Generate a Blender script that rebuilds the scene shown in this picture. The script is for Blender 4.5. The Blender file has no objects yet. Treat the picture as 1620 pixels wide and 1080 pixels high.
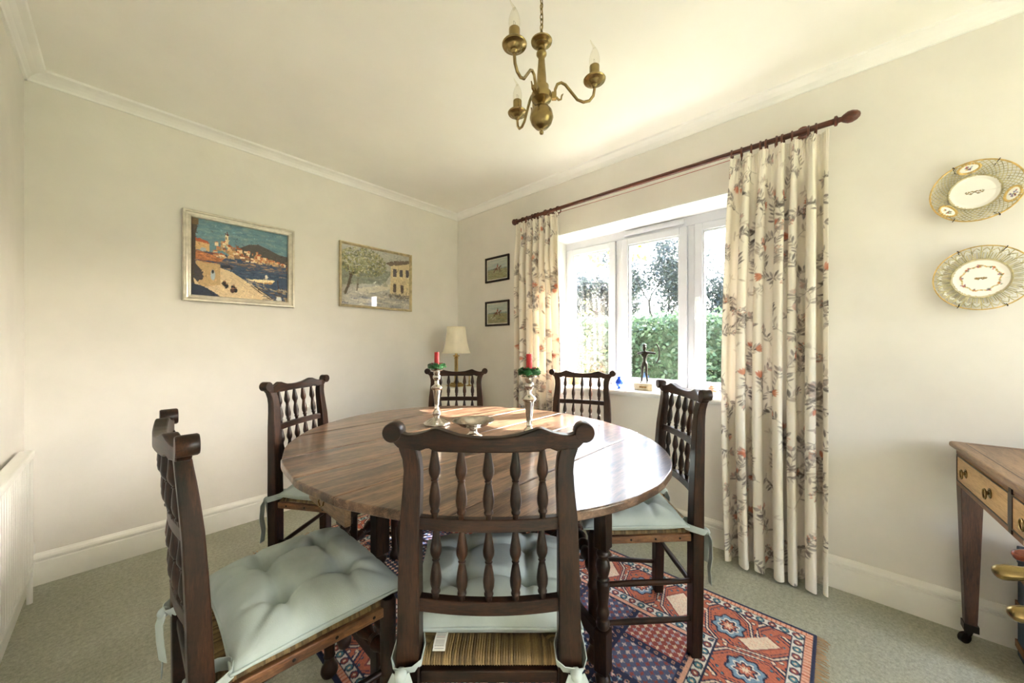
import bpy, bmesh, math, random
import numpy as np
from mathutils import Vector, Matrix, Quaternion
random.seed(7); rng = np.random.default_rng(7)
PI = math.pi
scene = bpy.context.scene
COL = scene.collection

# ---------------------------------------------------------------- camera, sky, sun, exposure
CAM_H = 1.15
cam_d = bpy.data.cameras.new('camera'); cam = bpy.data.objects.new('camera', cam_d); COL.objects.link(cam)
cam.location = (0, 0, CAM_H)
cam.rotation_euler = (PI/2, 0, math.radians(42.43 - 90))
cam_d.sensor_width = 36; cam_d.lens = 36*562/1620; cam_d.shift_y = 6.2/1620
cam_d.clip_start = 0.02; cam_d.clip_end = 300
scene.camera = cam

SUN_DIR = Vector((-1.0, 0.644, -0.87)).normalized()          # the way the sunlight travels
sun_d = bpy.data.lights.new('sun', 'SUN'); sun = bpy.data.objects.new('sun', sun_d); COL.objects.link(sun)
sun_d.energy = 7.5; sun_d.angle = math.radians(0.6); sun_d.color = (1.0, 0.98, 0.96)
sun.location = (8, -3, 8)
sun.rotation_euler = SUN_DIR.to_track_quat('-Z', 'Y').to_euler()

world = bpy.data.worlds.new('sky'); scene.world = world; world.use_nodes = True
wn = world.node_tree.nodes; wl = world.node_tree.links; wn.clear()
sky = wn.new('ShaderNodeTexSky'); sky.sky_type = 'NISHITA'; sky.sun_disc = False
sky.sun_elevation = math.radians(36); sky.sun_rotation = math.radians(122.8)
sky.dust_density = 4.0; sky.air_density = 1.0
hs = wn.new('ShaderNodeHueSaturation'); hs.inputs['Saturation'].default_value = 0.75
bg = wn.new('ShaderNodeBackground'); bg.inputs['Strength'].default_value = 0.45
wo = wn.new('ShaderNodeOutputWorld')
wl.new(sky.outputs[0], hs.inputs['Color']); wl.new(hs.outputs[0], bg.inputs['Color']); wl.new(bg.outputs[0], wo.inputs[0])

vs = scene.view_settings
scene.display_settings.display_device = 'sRGB'
vs.view_transform = 'Standard'; vs.look = 'None'; vs.gamma = 1.0; vs.use_curve_mapping = False
vs.exposure = 3.08
cy = scene.cycles
cy.use_denoising = True; cy.max_bounces = 12; cy.diffuse_bounces = 8; cy.glossy_bounces = 5
cy.transparent_max_bounces = 12; cy.transmission_bounces = 6; cy.sample_clamp_indirect = 8.0
cy.caustics_reflective = False; cy.caustics_refractive = False

# ---------------------------------------------------------------- helpers
def lin(c):
    c = np.asarray(c, float)/255.0
    return np.where(c <= 0.04045, c/12.92, ((c+0.055)/1.055)**2.4)
def L4(c): return tuple(float(x) for x in lin(c)) + (1.0,)

class MB:
    """collects shapes into one mesh"""
    def __init__(s): s.v = []; s.f = []
    def add(s, vs_, fs):
        o = len(s.v); s.v.extend([tuple(p) for p in vs_]); s.f.extend([tuple(i+o for i in f) for f in fs]); return s
    def box(s, x0, x1, y0, y1, z0, z1, M=None):
        p = [(x, y, z) for x in (x0, x1) for y in (y0, y1) for z in (z0, z1)]
        if M is not None: p = [M @ Vector(q) for q in p]
        return s.add(p, [(0,1,3,2), (4,6,7,5), (0,4,5,1), (2,3,7,6), (0,2,6,4), (1,5,7,3)])
    def lathe(s, prof, n=20, org=(0,0,0), axis=(0,0,1), start=0.0, squash=None):
        """prof: (radius, height) rows along axis"""
        q = Vector((0,0,1)).rotation_difference(Vector(axis).normalized()); o = Vector(org)
        vv = []; ff = []
        for r, h in prof:
            for k in range(n):
                a = start + 2*PI*k/n
                p = Vector((r*math.cos(a), r*math.sin(a)*(squash or 1), h))
                vv.append(o + q @ p)
        for i in range(len(prof)-1):
            for k in range(n):
                k2 = (k+1) % n
                ff.append((i*n+k, i*n+k2, (i+1)*n+k2, (i+1)*n+k))
        ff.append(tuple(range(n-1, -1, -1))); m = (len(prof)-1)*n; ff.append(tuple(m+k for k in range(n)))
        return s.add(vv, ff)
    def tube(s, path, rad, n=8, closed=False, flat=None, up=(0,0,1)):
        """rad: number or list; flat=(a,b): half-widths of a flattened strip section"""
        P = [Vector(p) for p in path]; m = len(P)
        R = rad if hasattr(rad, '__len__') else [rad]*m
        vv = []; ff = []; N = None
        for i in range(m):
            if closed: t = P[(i+1) % m]-P[i-1]
            else: t = P[min(i+1, m-1)]-P[max(i-1, 0)]
            if t.length < 1e-9: t = Vector((0,0,1))
            t.normalize()
            if N is None:
                u_ = Vector(up)
                if abs(u_.dot(t)) > 0.95: u_ = Vector((1,0,0)) if abs(t.x) < 0.9 else Vector((0,1,0))
                N = (u_ - t*u_.dot(t)).normalized()
            else:
                N = N - t*N.dot(t)
                N = N.normalized() if N.length > 1e-6 else t.orthogonal().normalized()
            Bn = t.cross(N)
            for k in range(n):
                a = 2*PI*(k+0.5)/n; ca, sa = math.cos(a), math.sin(a)
                if flat:
                    ca = math.copysign(abs(ca)**0.6, ca); sa = math.copysign(abs(sa)**0.6, sa)
                    vv.append(P[i] + N*(ca*flat[0]*R[i]) + Bn*(sa*flat[1]*R[i]))
                else: vv.append(P[i] + N*(ca*R[i]) + Bn*(sa*R[i]))
        for i in range(m if closed else m-1):
            j = (i+1) % m
            for k in range(n):
                k2 = (k+1) % n; ff.append((i*n+k, i*n+k2, j*n+k2, j*n+k))
        if not closed:
            ff.append(tuple(range(n-1, -1, -1))); ff.append(tuple((m-1)*n+k for k in range(n)))
        return s.add(vv, ff)
    def prism(s, poly, fn, t0, t1):
        """closed outline poly [(a,b)], fn(a,b,t)->point, extruded from t0 to t1"""
        n = len(poly)
        vv = [fn(a, b, t0) for a, b in poly] + [fn(a, b, t1) for a, b in poly]
        ff = [(k, (k+1) % n, n+(k+1) % n, n+k) for k in range(n)] + [tuple(range(n-1, -1, -1)), tuple(range(n, 2*n))]
        return s.add(vv, ff)
    def build(s, name, mat, parent=None, smooth=False, bevel=0.0, seg=2, sub=0, angle=40):
        me = bpy.data.meshes.new(name); me.from_pydata([tuple(p) for p in s.v], [], s.f)
        bm = bmesh.new(); bm.from_mesh(me); bmesh.ops.recalc_face_normals(bm, faces=bm.faces); bm.to_mesh(me); bm.free()
        return mkobj(name, me, mat, parent, smooth, bevel, seg, sub, angle)

def mkobj(name, me, mat, parent=None, smooth=False, bevel=0.0, seg=2, sub=0, angle=40):
    if mat is not None: me.materials.append(mat)
    if smooth:
        me.polygons.foreach_set('use_smooth', [True]*len(me.polygons))
        try: me.set_sharp_from_angle(angle=math.radians(angle))
        except Exception: pass
    o = bpy.data.objects.new(name, me); COL.objects.link(o)
    if parent: o.parent = parent
    if bevel > 0:
        b = o.modifiers.new('bevel', 'BEVEL'); b.width = bevel; b.segments = seg; b.limit_method = 'ANGLE'; b.angle_limit = math.radians(35)
        b.harden_normals = False
    if sub:
        q = o.modifiers.new('sub', 'SUBSURF'); q.levels = sub; q.render_levels = sub
    return o

def grid_mesh(name, P, col=None, thick=None):
    """P: array [ny,nx,3] of points; col [ny,nx,3] linear colours stored as an attribute"""
    ny, nx, _ = P.shape
    me = bpy.data.meshes.new(name)
    idx = np.arange(ny*nx).reshape(ny, nx)
    q = np.stack([idx[:-1, :-1], idx[:-1, 1:], idx[1:, 1:], idx[1:, :-1]], -1).reshape(-1, 4)
    me.vertices.add(ny*nx); me.vertices.foreach_set('co', P.astype(np.float32).ravel())
    nq = len(q); me.loops.add(nq*4); me.loops.foreach_set('vertex_index', q.astype(np.int32).ravel())
    me.polygons.add(nq); me.polygons.foreach_set('loop_start', np.arange(0, nq*4, 4, dtype=np.int32))
    me.polygons.foreach_set('loop_total', np.full(nq, 4, np.int32))
    me.update(calc_edges=True)
    if col is not None:
        at = me.color_attributes.new('paint', 'FLOAT_COLOR', 'POINT')
        c = np.ones((ny*nx, 4), np.float32); c[:, :3] = np.clip(col.reshape(-1, 3), 0, 1)
        at.data.foreach_set('color', c.ravel())
    return me

def quad_cloud(name, C, N, Tn, a, b, bend=0.0):
    """many little leaf shapes: centres C, normals N, long axes Tn, half-length a, half-width b (arrays)"""
    N = N/np.linalg.norm(N, axis=1, keepdims=True); Tn = Tn - N*(Tn*N).sum(1, keepdims=True)
    Tn /= np.linalg.norm(Tn, axis=1, keepdims=True)+1e-9; S = np.cross(N, Tn)
    a = a[:, None]; b = b[:, None]
    V = np.stack([C-Tn*a, C+S*b-Tn*a*.1, C+Tn*a-N*a*bend, C-S*b-Tn*a*.1], 1)
    n = len(C); me = bpy.data.meshes.new(name)
    me.vertices.add(n*4); me.vertices.foreach_set('co', V.astype(np.float32).ravel())
    me.loops.add(n*4); me.loops.foreach_set('vertex_index', np.arange(n*4, dtype=np.int32))
    me.polygons.add(n); me.polygons.foreach_set('loop_start', np.arange(0, n*4, 4, dtype=np.int32))
    me.polygons.foreach_set('loop_total', np.full(n, 4, np.int32)); me.update(calc_edges=True)
    return me

def tag(o, label=None, cat=None, group=None, kind=None):
    if label: o['label'] = label
    if cat: o['category'] = cat
    if group: o['group'] = group
    if kind: o['kind'] = kind
    return o
def thing(name, label, cat, loc=(0,0,0), rz=0.0, group=None):
    o = bpy.data.objects.new(name, None); o.empty_display_size = 0.05; COL.objects.link(o)
    o.location = loc; o.rotation_euler = (0, 0, rz)
    return tag(o, label, cat, group)
def struct(o): o['kind'] = 'structure'; return o
def copy_tree(o, parent=None):
    c = o.copy(); COL.objects.link(c); c.parent = parent
    for ch in list(o.children): copy_tree(ch, c)
    return c

# ---------------------------------------------------------------- materials
def newmat(name):
    m = bpy.data.materials.new(name); m.use_nodes = True; nt = m.node_tree
    return m, nt, nt.nodes['Principled BSDF'], nt.nodes, nt.links
def ramp(nt, stops):
    r = nt.nodes.new('ShaderNodeValToRGB'); e = r.color_ramp.elements
    while len(e) < len(stops): e.new(0.5)
    for k, (p, c) in enumerate(stops): e[k].position = p; e[k].color = L4(c)
    return r
def coords(nt, scale=(1,1,1), kind='Object'):
    tc = nt.nodes.new('ShaderNodeTexCoord'); mp = nt.nodes.new('ShaderNodeMapping'); mp.inputs['Scale'].default_value = scale
    nt.links.new(tc.outputs[kind], mp.inputs['Vector']); return mp
def noise(nt, vec, scale, detail=4, rough=0.55, dist=0.0):
    n = nt.nodes.new('ShaderNodeTexNoise'); n.inputs['Scale'].default_value = scale; n.inputs['Detail'].default_value = detail
    n.inputs['Roughness'].default_value = rough; n.inputs['Distortion'].default_value = dist
    if vec is not None: nt.links.new(vec.outputs[0], n.inputs['Vector'])
    return n
def bump(nt, src, strength, dist, bs):
    b = nt.nodes.new('ShaderNodeBump'); b.inputs['Strength'].default_value = strength; b.inputs['Distance'].default_value = dist
    nt.links.new(src, b.inputs['Height']); nt.links.new(b.outputs[0], bs.inputs['Normal']); return b
def plain(name, c, rough=0.6, metal=0.0, var=0.06, nscale=12, bmp=0.0, bscale=200, bdist=0.001, spec=0.5, coat=0.0):
    m, nt, bs, N, K = newmat(name)
    mp = coords(nt); n = noise(nt, mp, nscale)
    c = np.array(c, float); r = ramp(nt, [(0.3, np.clip(c*(1-var), 0, 255)), (0.7, np.clip(c*(1+var), 0, 255))])
    K.new(n.outputs['Fac'], r.inputs[0]); K.new(r.outputs[0], bs.inputs['Base Color'])
    bs.inputs['Roughness'].default_value = rough; bs.inputs['Metallic'].default_value = metal
    bs.inputs['Specular IOR Level'].default_value = spec; bs.inputs['Coat Weight'].default_value = coat
    if bmp: bump(nt, noise(nt, mp, bscale, 2).outputs['Fac'], bmp, bdist, bs)
    return m
def wood(name, dark, mid, light, axis='x', grain=9.0, rough=0.35, coat=0.0, bmp=0.15, stretch=9.0, wear=0.0, wearc=(190,150,105), spec=0.5):
    m, nt, bs, N, K = newmat(name)
    sc = [stretch]*3; sc['xyz'.index(axis)] = 1.0
    mp = coords(nt, sc); n1 = noise(nt, mp, grain/3, 6, 0.62, 0.6); n2 = noise(nt, mp, grain*3.2, 5, 0.7, 0.2)
    mx = N.new('ShaderNodeMath'); mx.operation = 'MULTIPLY_ADD'; mx.inputs[1].default_value = 0.45
    K.new(n2.outputs['Fac'], mx.inputs[0])
    ml = N.new('ShaderNodeMath'); ml.operation = 'MULTIPLY'; ml.inputs[1].default_value = 0.55; K.new(n1.outputs['Fac'], ml.inputs[0])
    K.new(ml.outputs[0], mx.inputs[2])
    r = ramp(nt, [(0.41, dark), (0.5, mid), (0.60, light)]); K.new(mx.outputs[0], r.inputs[0])
    out = r.outputs[0]
    if wear:
        m2 = coords(nt, (1,1,1)); n3 = noise(nt, m2, 7.0, 8, 0.72, 0.3); r3 = ramp(nt, [(0.47, (0,0,0)), (0.66, (255,255,255))])
        K.new(n3.outputs['Fac'], r3.inputs[0])
        mw = N.new('ShaderNodeMath'); mw.operation = 'MULTIPLY'; mw.inputs[1].default_value = wear; K.new(r3.outputs[0], mw.inputs[0])
        mix = N.new('ShaderNodeMixRGB'); K.new(mw.outputs[0], mix.inputs[0]); K.new(out, mix.inputs[1]); mix.inputs[2].default_value = L4(wearc)
        out = mix.outputs[0]
    K.new(out, bs.inputs['Base Color'])
    bs.inputs['Roughness'].default_value = rough; bs.inputs['Coat Weight'].default_value = coat; bs.inputs['Coat Roughness'].default_value = 0.12; bs.inputs['Specular IOR Level'].default_value = spec
    bump(nt, mx.outputs[0], bmp, 0.002, bs)
    return m
def painted(name, rough=0.7, bmp=0.0, bscale=300, spec=0.3, sheen=0.0, coat=0.0, transl=0.0):
    """colour comes from the 'paint' attribute of the mesh"""
    m, nt, bs, N, K = newmat(name)
    a = N.new('ShaderNodeVertexColor'); a.layer_name = 'paint'; K.new(a.outputs['Color'], bs.inputs['Base Color'])
    bs.inputs['Roughness'].default_value = rough; bs.inputs['Specular IOR Level'].default_value = spec; bs.inputs['Sheen Weight'].default_value = sheen
    bs.inputs['Coat Weight'].default_value = coat; bs.inputs['Coat Roughness'].default_value = 0.05
    if bmp: bump(nt, noise(nt, coords(nt), bscale, 3).outputs['Fac'], bmp, 0.002, bs)
    if transl:
        t = N.new('ShaderNodeBsdfTranslucent'); K.new(a.outputs['Color'], t.inputs['Color'])
        mx = N.new('ShaderNodeMixShader'); mx.inputs[0].default_value = transl
        K.new(bs.outputs[0], mx.inputs[1]); K.new(t.outputs[0], mx.inputs[2]); K.new(mx.outputs[0], N['Material Output'].inputs[0])
    return m
def glassmat(name, tint=(1,1,1), refl=0.06, rough=0.0):
    m, nt, bs, N, K = newmat(name); N.remove(bs)
    t = N.new('ShaderNodeBsdfTransparent'); t.inputs[0].default_value = tuple(tint)+(1,)
    g = N.new('ShaderNodeBsdfGlossy'); g.inputs['Roughness'].default_value = rough
    mx = N.new('ShaderNodeMixShader'); lw = N.new('ShaderNodeLayerWeight'); lw.inputs[0].default_value = 0.5
    pw = N.new('ShaderNodeMath'); pw.operation = 'POWER'; pw.inputs[1].default_value = 4.0; K.new(lw.outputs['Facing'], pw.inputs[0])
    fr = N.new('ShaderNodeMath'); fr.operation = 'MULTIPLY_ADD'; fr.inputs[1].default_value = 0.5; fr.inputs[2].default_value = refl*0.7; K.new(pw.outputs[0], fr.inputs[0])
    K.new(fr.outputs[0], mx.inputs[0]); K.new(t.outputs[0], mx.inputs[1]); K.new(g.outputs[0], mx.inputs[2])
    K.new(mx.outputs[0], N['Material Output'].inputs[0]); return m
def leafmat(name, c1, c2, transl=0.45, rough=0.5):
    m, nt, bs, N, K = newmat(name)
    n = noise(nt, coords(nt), 6.0, 6, 0.7); r = ramp(nt, [(0.35, c1), (0.65, c2)]); K.new(n.outputs['Fac'], r.inputs[0])
    K.new(r.outputs[0], bs.inputs['Base Color']); bs.inputs['Roughness'].default_value = rough
    t = N.new('ShaderNodeBsdfTranslucent'); K.new(r.outputs[0], t.inputs['Color'])
    mx = N.new('ShaderNodeMixShader'); mx.inputs[0].default_value = transl
    K.new(bs.outputs[0], mx.inputs[1]); K.new(t.outputs[0], mx.inputs[2]); K.new(mx.outputs[0], N['Material Output'].inputs[0]); return m

M = {}
M['wall'] = plain('cream wall paint', (230,227,221), 0.75, var=0.02, nscale=3, bmp=0.25, bscale=45, bdist=0.0015, spec=0.3)
M['ceiling'] = plain('ceiling paint', (246,245,240), 0.85, var=0.012, nscale=2, bmp=0.1, bscale=60, spec=0.2)
M['white'] = plain('white gloss paint', (242,242,240), 0.38, var=0.015, nscale=5)
M['reveal'] = plain('reveal paint', (222,222,220), 0.5, var=0.015, nscale=5)
M['skirt'] = plain('skirting paint', (240,239,233), 0.4, var=0.02, nscale=6)
M['upvc'] = plain('white window frame', (200,203,210), 0.3, var=0.01)
M['radiator'] = plain('radiator enamel', (238,238,232), 0.3, var=0.01)
M['glass'] = glassmat('window glass')
M['bulb'] = glassmat('bulb glass', (0.97,0.96,0.92), 0.09)
M['picglass'] = glassmat('picture glass', (1,1,1), 0.05)
def carpetmat():
    m, nt, bs, N, K = newmat('sage carpet')
    mp = coords(nt); n1 = noise(nt, mp, 2.2, 3); n2 = noise(nt, mp, 210, 3, 0.8); n3 = noise(nt, mp, 70, 4, 0.7)
    r = ramp(nt, [(0.3, (182,184,166)), (0.5, (206,207,190)), (0.72, (226,226,212))]); K.new(n2.outputs['Fac'], r.inputs[0])
    r2 = ramp(nt, [(0.35, (214,214,208)), (0.65, (255,255,255))]); K.new(n3.outputs['Fac'], r2.inputs[0])
    mx = N.new('ShaderNodeMixRGB'); mx.blend_type = 'MULTIPLY'; mx.inputs[0].default_value = 1
    K.new(r.outputs[0], mx.inputs[1]); K.new(r2.outputs[0], mx.inputs[2])
    r4 = ramp(nt, [(0.35, (236,236,228)), (0.65, (255,255,255))]); K.new(n1.outputs['Fac'], r4.inputs[0])
    mx2 = N.new('ShaderNodeMixRGB'); mx2.blend_type = 'MULTIPLY'; mx2.inputs[0].default_value = 1
    K.new(mx.outputs[0], mx2.inputs[1]); K.new(r4.outputs[0], mx2.inputs[2])
    K.new(mx2.outputs[0], bs.inputs['Base Color']); bs.inputs['Roughness'].default_value = 0.95; bs.inputs['Specular IOR Level'].default_value = 0.1
    bs.inputs['Sheen Weight'].default_value = 0.2
    bump(nt, n2.outputs['Fac'], 0.9, 0.006, bs); return m
M['carpet'] = carpetmat()
OAK = ((13,7,4), (30,16,9), (60,34,19))
for ax in 'xyz': M['oak_'+ax] = wood('dark oak '+ax, *OAK, axis=ax, rough=0.36, coat=0.04, spec=0.3, wear=0.25, wearc=(88,56,36))
M['oak_light'] = wood('worn oak rail', (70,44,28), (104,68,42), (140,96,60), axis='y', rough=0.4, wear=0.3)
M['table'] = wood('worn oak table', (38,25,17), (82,59,43), (132,102,78), axis='x', grain=8, rough=0.30, coat=0.5, bmp=0.12, stretch=11, wear=0.45, wearc=(140,114,90))
M['tableleg'] = wood('dark oak table frame', (16,10,7), (32,20,13), (62,40,26), axis='z', rough=0.33, coat=0.1, spec=0.35)
M['drawer_wood'] = wood('oak drawer front', (84,64,48), (120,96,74), (150,124,98), axis='y', rough=0.45, wear=0.3)
M['mahog'] = wood('mahogany rod', (58,24,16), (86,40,26), (116,60,40), axis='y', rough=0.35, coat=0.2)
M['desk_top'] = wood('mahogany desk top', (104,74,48), (132,98,66), (156,120,84), axis='x', rough=0.4, coat=0.2)
M['desk_leg'] = wood('mahogany desk leg', (46,26,20), (70,42,32), (92,58,44), axis='z', rough=0.4)
M['satinwood'] = wood('satinwood drawer', (172,128,72), (204,162,102), (222,184,126), axis='x', rough=0.35, coat=0.2)
M['desk_trim'] = wood('mahogany desk rail', (96,60,36), (134,92,58), (160,116,78), axis='x', rough=0.4)
M['stringing'] = plain('dark inlay line', (36,20,16), 0.4)
M['cushion'] = plain('duck egg cotton', (178,190,187), 0.9, var=0.05, nscale=9, bmp=0.5, bscale=420, bdist=0.001, spec=0.15)
M['rush'] = painted('woven rush', 0.65, 0.3, 300)
M['rushplain'] = plain('woven rush', (126,108,74), 0.7, var=0.38, nscale=90, spec=0.3)
M['brass'] = plain('antique brass', (150,130,86), 0.27, 1.0, var=0.14, nscale=18)
M['brass_bright'] = plain('polished brass', (196,168,110), 0.25, 1.0, var=0.1, nscale=14)
M['silver'] = plain('silver plate', (212,206,198), 0.16, 1.0, var=0.12, nscale=26)
M['black'] = plain('black metal', (24,22,22), 0.4, 0.6)
M['red'] = plain('red wax', (186,30,36), 0.5, var=0.05)
M['holly'] = leafmat('artificial holly leaf', (22,70,36), (64,140,76), 0.15, 0.35)
M['berry'] = plain('red berry', (150,30,40), 0.35)
M['shade'] = plain('cream pleated silk', (236,228,206), 0.9, var=0.03)
M['cloth'] = plain('white table cloth', (232,230,218), 0.9, var=0.03, bmp=0.2, bscale=60)
M['silverframe'] = plain('silver gilt frame', (212,205,190), 0.35, 0.5, var=0.06, nscale=30)
M['goldframe'] = plain('pale gold frame', (196,182,146), 0.4, 0.6, var=0.12, nscale=30)
M['ebony'] = wood('dark picture moulding', (24,16,14), (38,26,22), (54,38,32), rough=0.4)
M['mount'] = plain('pale mount card', (226,224,214), 0.85)
M['porcelain'] = plain('white porcelain', (244,243,238), 0.12, var=0.01, coat=0.5)
M['gilt'] = plain('gilt porcelain', (206,176,112), 0.3, 0.35, var=0.15, nscale=60)
M['lattice'] = plain('olive gilt lattice', (190,180,140), 0.3, 0.2, var=0.2, nscale=70)
M['bronze'] = plain('green bronze', (44,42,32), 0.5, 0.4, var=0.3, nscale=40)
M['stone'] = plain('travertine block', (196,184,156), 0.7, var=0.1, nscale=40)
M['wicker'] = plain('pale wicker', (186,150,112), 0.7, var=0.2, nscale=60, bmp=0.6, bscale=90)
M['driftwood'] = plain('bleached wood', (168,164,150), 0.8, var=0.2, nscale=20)
M['blueglass'] = plain('cobalt glass', (24,74,196), 0.08, var=0.15, coat=0.6)
M['shell'] = plain('pinkish shell', (206,160,130), 0.5, var=0.25, nscale=50)
M['redcord'] = plain('red cord', (150,40,44), 0.8)
M['navybox'] = plain('navy leathercloth', (52,66,86), 0.7, var=0.15, nscale=30, bmp=0.4, bscale=150)
M['tan'] = plain('tan leather', (132,88,52), 0.6, var=0.15)
M['redwood'] = wood('red lacquered stick', (88,30,14), (126,48,22), (150,66,34), axis='y', rough=0.2, coat=0.5)
M['paint'] = painted('painted picture', 0.55, 0.3, 160)
M['print'] = painted('paper print', 0.7)
M['rugpaint'] = painted('hand knotted wool', 0.95, 0.8, 420, 0.1, 0.2)
M['curtain'] = painted('printed cotton', 0.9, 0.25, 500, 0.15, 0.1, transl=0.22)
M['plate_paint'] = painted('painted porcelain', 0.14, coat=0.5)
M['tagpaint'] = painted('printed fabric label', 0.8)
M['fringe'] = plain('wool fringe', (190,160,124), 0.9, var=0.2)
M['navywool'] = plain('navy wool edge', (24,34,66), 0.95)
M['grass'] = plain('lawn', (120,126,96), 0.9, var=0.25, nscale=4)
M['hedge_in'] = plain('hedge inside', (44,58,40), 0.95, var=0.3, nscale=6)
M['hedge_leaf'] = leafmat('hedge leaf', (40,60,46), (82,106,76), 0.3)
M['tree_leaf'] = leafmat('small tree leaf', (38,46,52), (72,82,80), 0.25)
M['bark'] = plain('grey bark', (52,48,48), 0.9, var=0.25, nscale=12)
M['vine_leaf'] = leafmat('yellow green leaf', (88,114,36), (144,160,64), 0.4)
M['rose'] = plain('apricot rose petal', (236,206,176), 0.7, var=0.1)
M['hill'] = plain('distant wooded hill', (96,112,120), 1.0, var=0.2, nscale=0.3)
M['render'] = plain('outside render', (214,208,196), 0.9)
# ---------------------------------------------------------------- the room
A, B, LW, FW, H = 2.292, 2.842, -0.317, -1.9, 2.458       # window wall, back wall, left wall, front wall, ceiling
T = 0.36
OV0, OV1, OZ0, OZ1 = 0.23, 1.70, 0.815, 2.013              # window opening
struct(MB().box(LW-T, A+T, FW-T, B+T, -0.12, 0).build('floor', M['carpet']))
struct(MB().box(LW-T, A+T, FW-T, B+T, H, H+0.15).build('ceiling', M['ceiling']))
struct(MB().box(LW-T, A+T, B, B+T, -0.12, H).build('wall_back', M['wall']))
struct(MB().box(LW-T, LW, FW-T, B, -0.12, H).build('wall_left', M['wall']))
struct(MB().box(A, A+T, FW-T, OV0, -0.12, H).box(A, A+T, OV1, B, -0.12, H).box(A, A+T, OV0, OV1, -0.12, OZ0)
       .box(A, A+T, OV0, OV1, OZ1, H).build('wall_right', M['wall']))
DX0, DX1, DZ1 = 0.95, 2.05, 2.12                           # opening for unseen glazed doors behind the camera, added to light the room
struct(MB().box(LW, DX0, FW-T, FW, -0.12, H).box(DX1, A, FW-T, FW, -0.12, H).box(DX0, DX1, FW-T, FW, DZ1, H)
       .box(DX0, DX1, FW-T, FW, -0.12, 0).build('wall_front', M['wall']))
# skirting boards: square board, bead and a rounded top
SK = [(0,0), (0.017,0), (0.017,0.106), (0.013,0.110), (0.013,0.115), (0.020,0.120), (0.0215,0.129), (0.018,0.138), (0.009,0.146), (0.006,0.150), (0,0.150)]
struct(MB().prism(SK, lambda a, b, t: (t, B-a, b), LW, A).build('baseboard_back', M['skirt']))
struct(MB().prism(SK, lambda a, b, t: (A-a, t, b), FW, B-0.0215).build('baseboard_right', M['skirt']))
struct(MB().prism(SK, lambda a, b, t: (LW+a, t, b), FW, B-0.0215).build('baseboard_left', M['skirt']))
# cornice
CO = [(0,0), (0,-0.050), (0.010,-0.050), (0.014,-0.040), (0.026,-0.026), (0.044,-0.016), (0.060,-0.012), (0.066,-0.010), (0.070,0)]
CO = [(a, H+b) for a, b in CO]
struct(MB().prism(CO, lambda a, b, t: (t, B-a, b), LW, A).build('trim_1', M['white']))
struct(MB().prism(CO, lambda a, b, t: (A-a, t, b), FW, B).build('trim_2', M['white']))
struct(MB().prism(CO, lambda a, b, t: (LW+a, t, b), FW, B).build('trim_3', M['white']))
# white reveal lining of the window opening
rv = MB()
rv.box(A+0.002, A+0.245, OV0, OV0+0.006, OZ0, OZ1).box(A+0.002, A+0.245, OV1-0.006, OV1, OZ0, OZ1).box(A+0.002, A+0.245, OV0, OV1, OZ1-0.006, OZ1)
struct(rv.build('trim_4', M['reveal']))
# sill board with a rounded nose
SN = [(-0.035,0.828), (-0.037,0.836), (-0.033,0.845), (-0.026,0.848), (0.245,0.848), (0.245,0.816), (-0.028,0.816)]
struct(MB().prism(SN, lambda a, b, t: (A+a, t, b), OV0-0.035, OV1+0.035).build('trim_5', M['reveal'], bevel=0.003))

def casement(name, fn, v0, v1, z0, z1, cuts, sash_w=0.05):
    """a framed window; fn(a along, d depth, z)->world; cuts: list of (glass0, glass1)"""
    w = bpy.data.objects.new(name, None); COL.objects.link(w); struct(w)
    def bar(mb, a0, a1, d0, d1, zz0, zz1):
        p = [fn(a, d, z) for a in (a0, a1) for d in (d0, d1) for z in (zz0, zz1)]
        mb.add(p, [(0,1,3,2), (4,6,7,5), (0,4,5,1), (2,3,7,6), (0,2,6,4), (1,5,7,3)])
    gz0, gz1 = z0+0.055, z1-0.118
    f = MB(); s = sash_w
    bar(f, v0, v1, 0.0, 0.07, gz1+s, z1); bar(f, v0, v1, 0.0, 0.07, z0, gz0-s+0.012)
    edges = [v0] + [x for c in cuts for x in (c[0]-s, c[1]+s)] + [v1]
    for i in range(0, len(edges), 2): bar(f, min(edges[i], edges[i+1]), max(edges[i], edges[i+1]), 0.001, 0.069, gz0-s+0.012, gz1+s)
    f.build('window_frame', M['upvc'], w, bevel=0.004)
    for (g0, g1) in cuts:
        sb = MB(); q0 = gz0-s+0.014
        bar(sb, g0-s+0.002, g0, -0.012, 0.05, q0, gz1+s-0.002); bar(sb, g1, g1+s-0.002, -0.012, 0.05, q0, gz1+s-0.002)
        bar(sb, g0, g1, -0.012, 0.05, gz1, gz1+s-0.002); bar(sb, g0, g1, -0.012, 0.05, q0, gz0)
        sa = sb.build('sash', M['upvc'], w, bevel=0.004)
        bd = MB(); t = 0.010
        for (x0, x1, y0, y1) in ((g0, g0+t, gz0, gz1), (g1-t, g1, gz0, gz1), (g0+t, g1-t, gz0, gz0+t), (g0+t, g1-t, gz1-t, gz1)): bar(bd, x0, x1, -0.004, 0.02, y0, y1)
        bd.build('glazing_bead', M['upvc'], sa)
        pn = MB(); bar(pn, g0+0.001, g1-0.001, 0.020, 0.024, gz0+0.001, gz1-0.001); pn.build('pane', M['glass'], sa)
    return w
WU = A+0.245
win = casement('window_1', lambda a, d, z: (WU+d, a, z), OV0, OV1, 0.848, OZ1, [(0.31, 0.641), (0.783, 1.146), (1.293, 1.624)])
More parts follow.
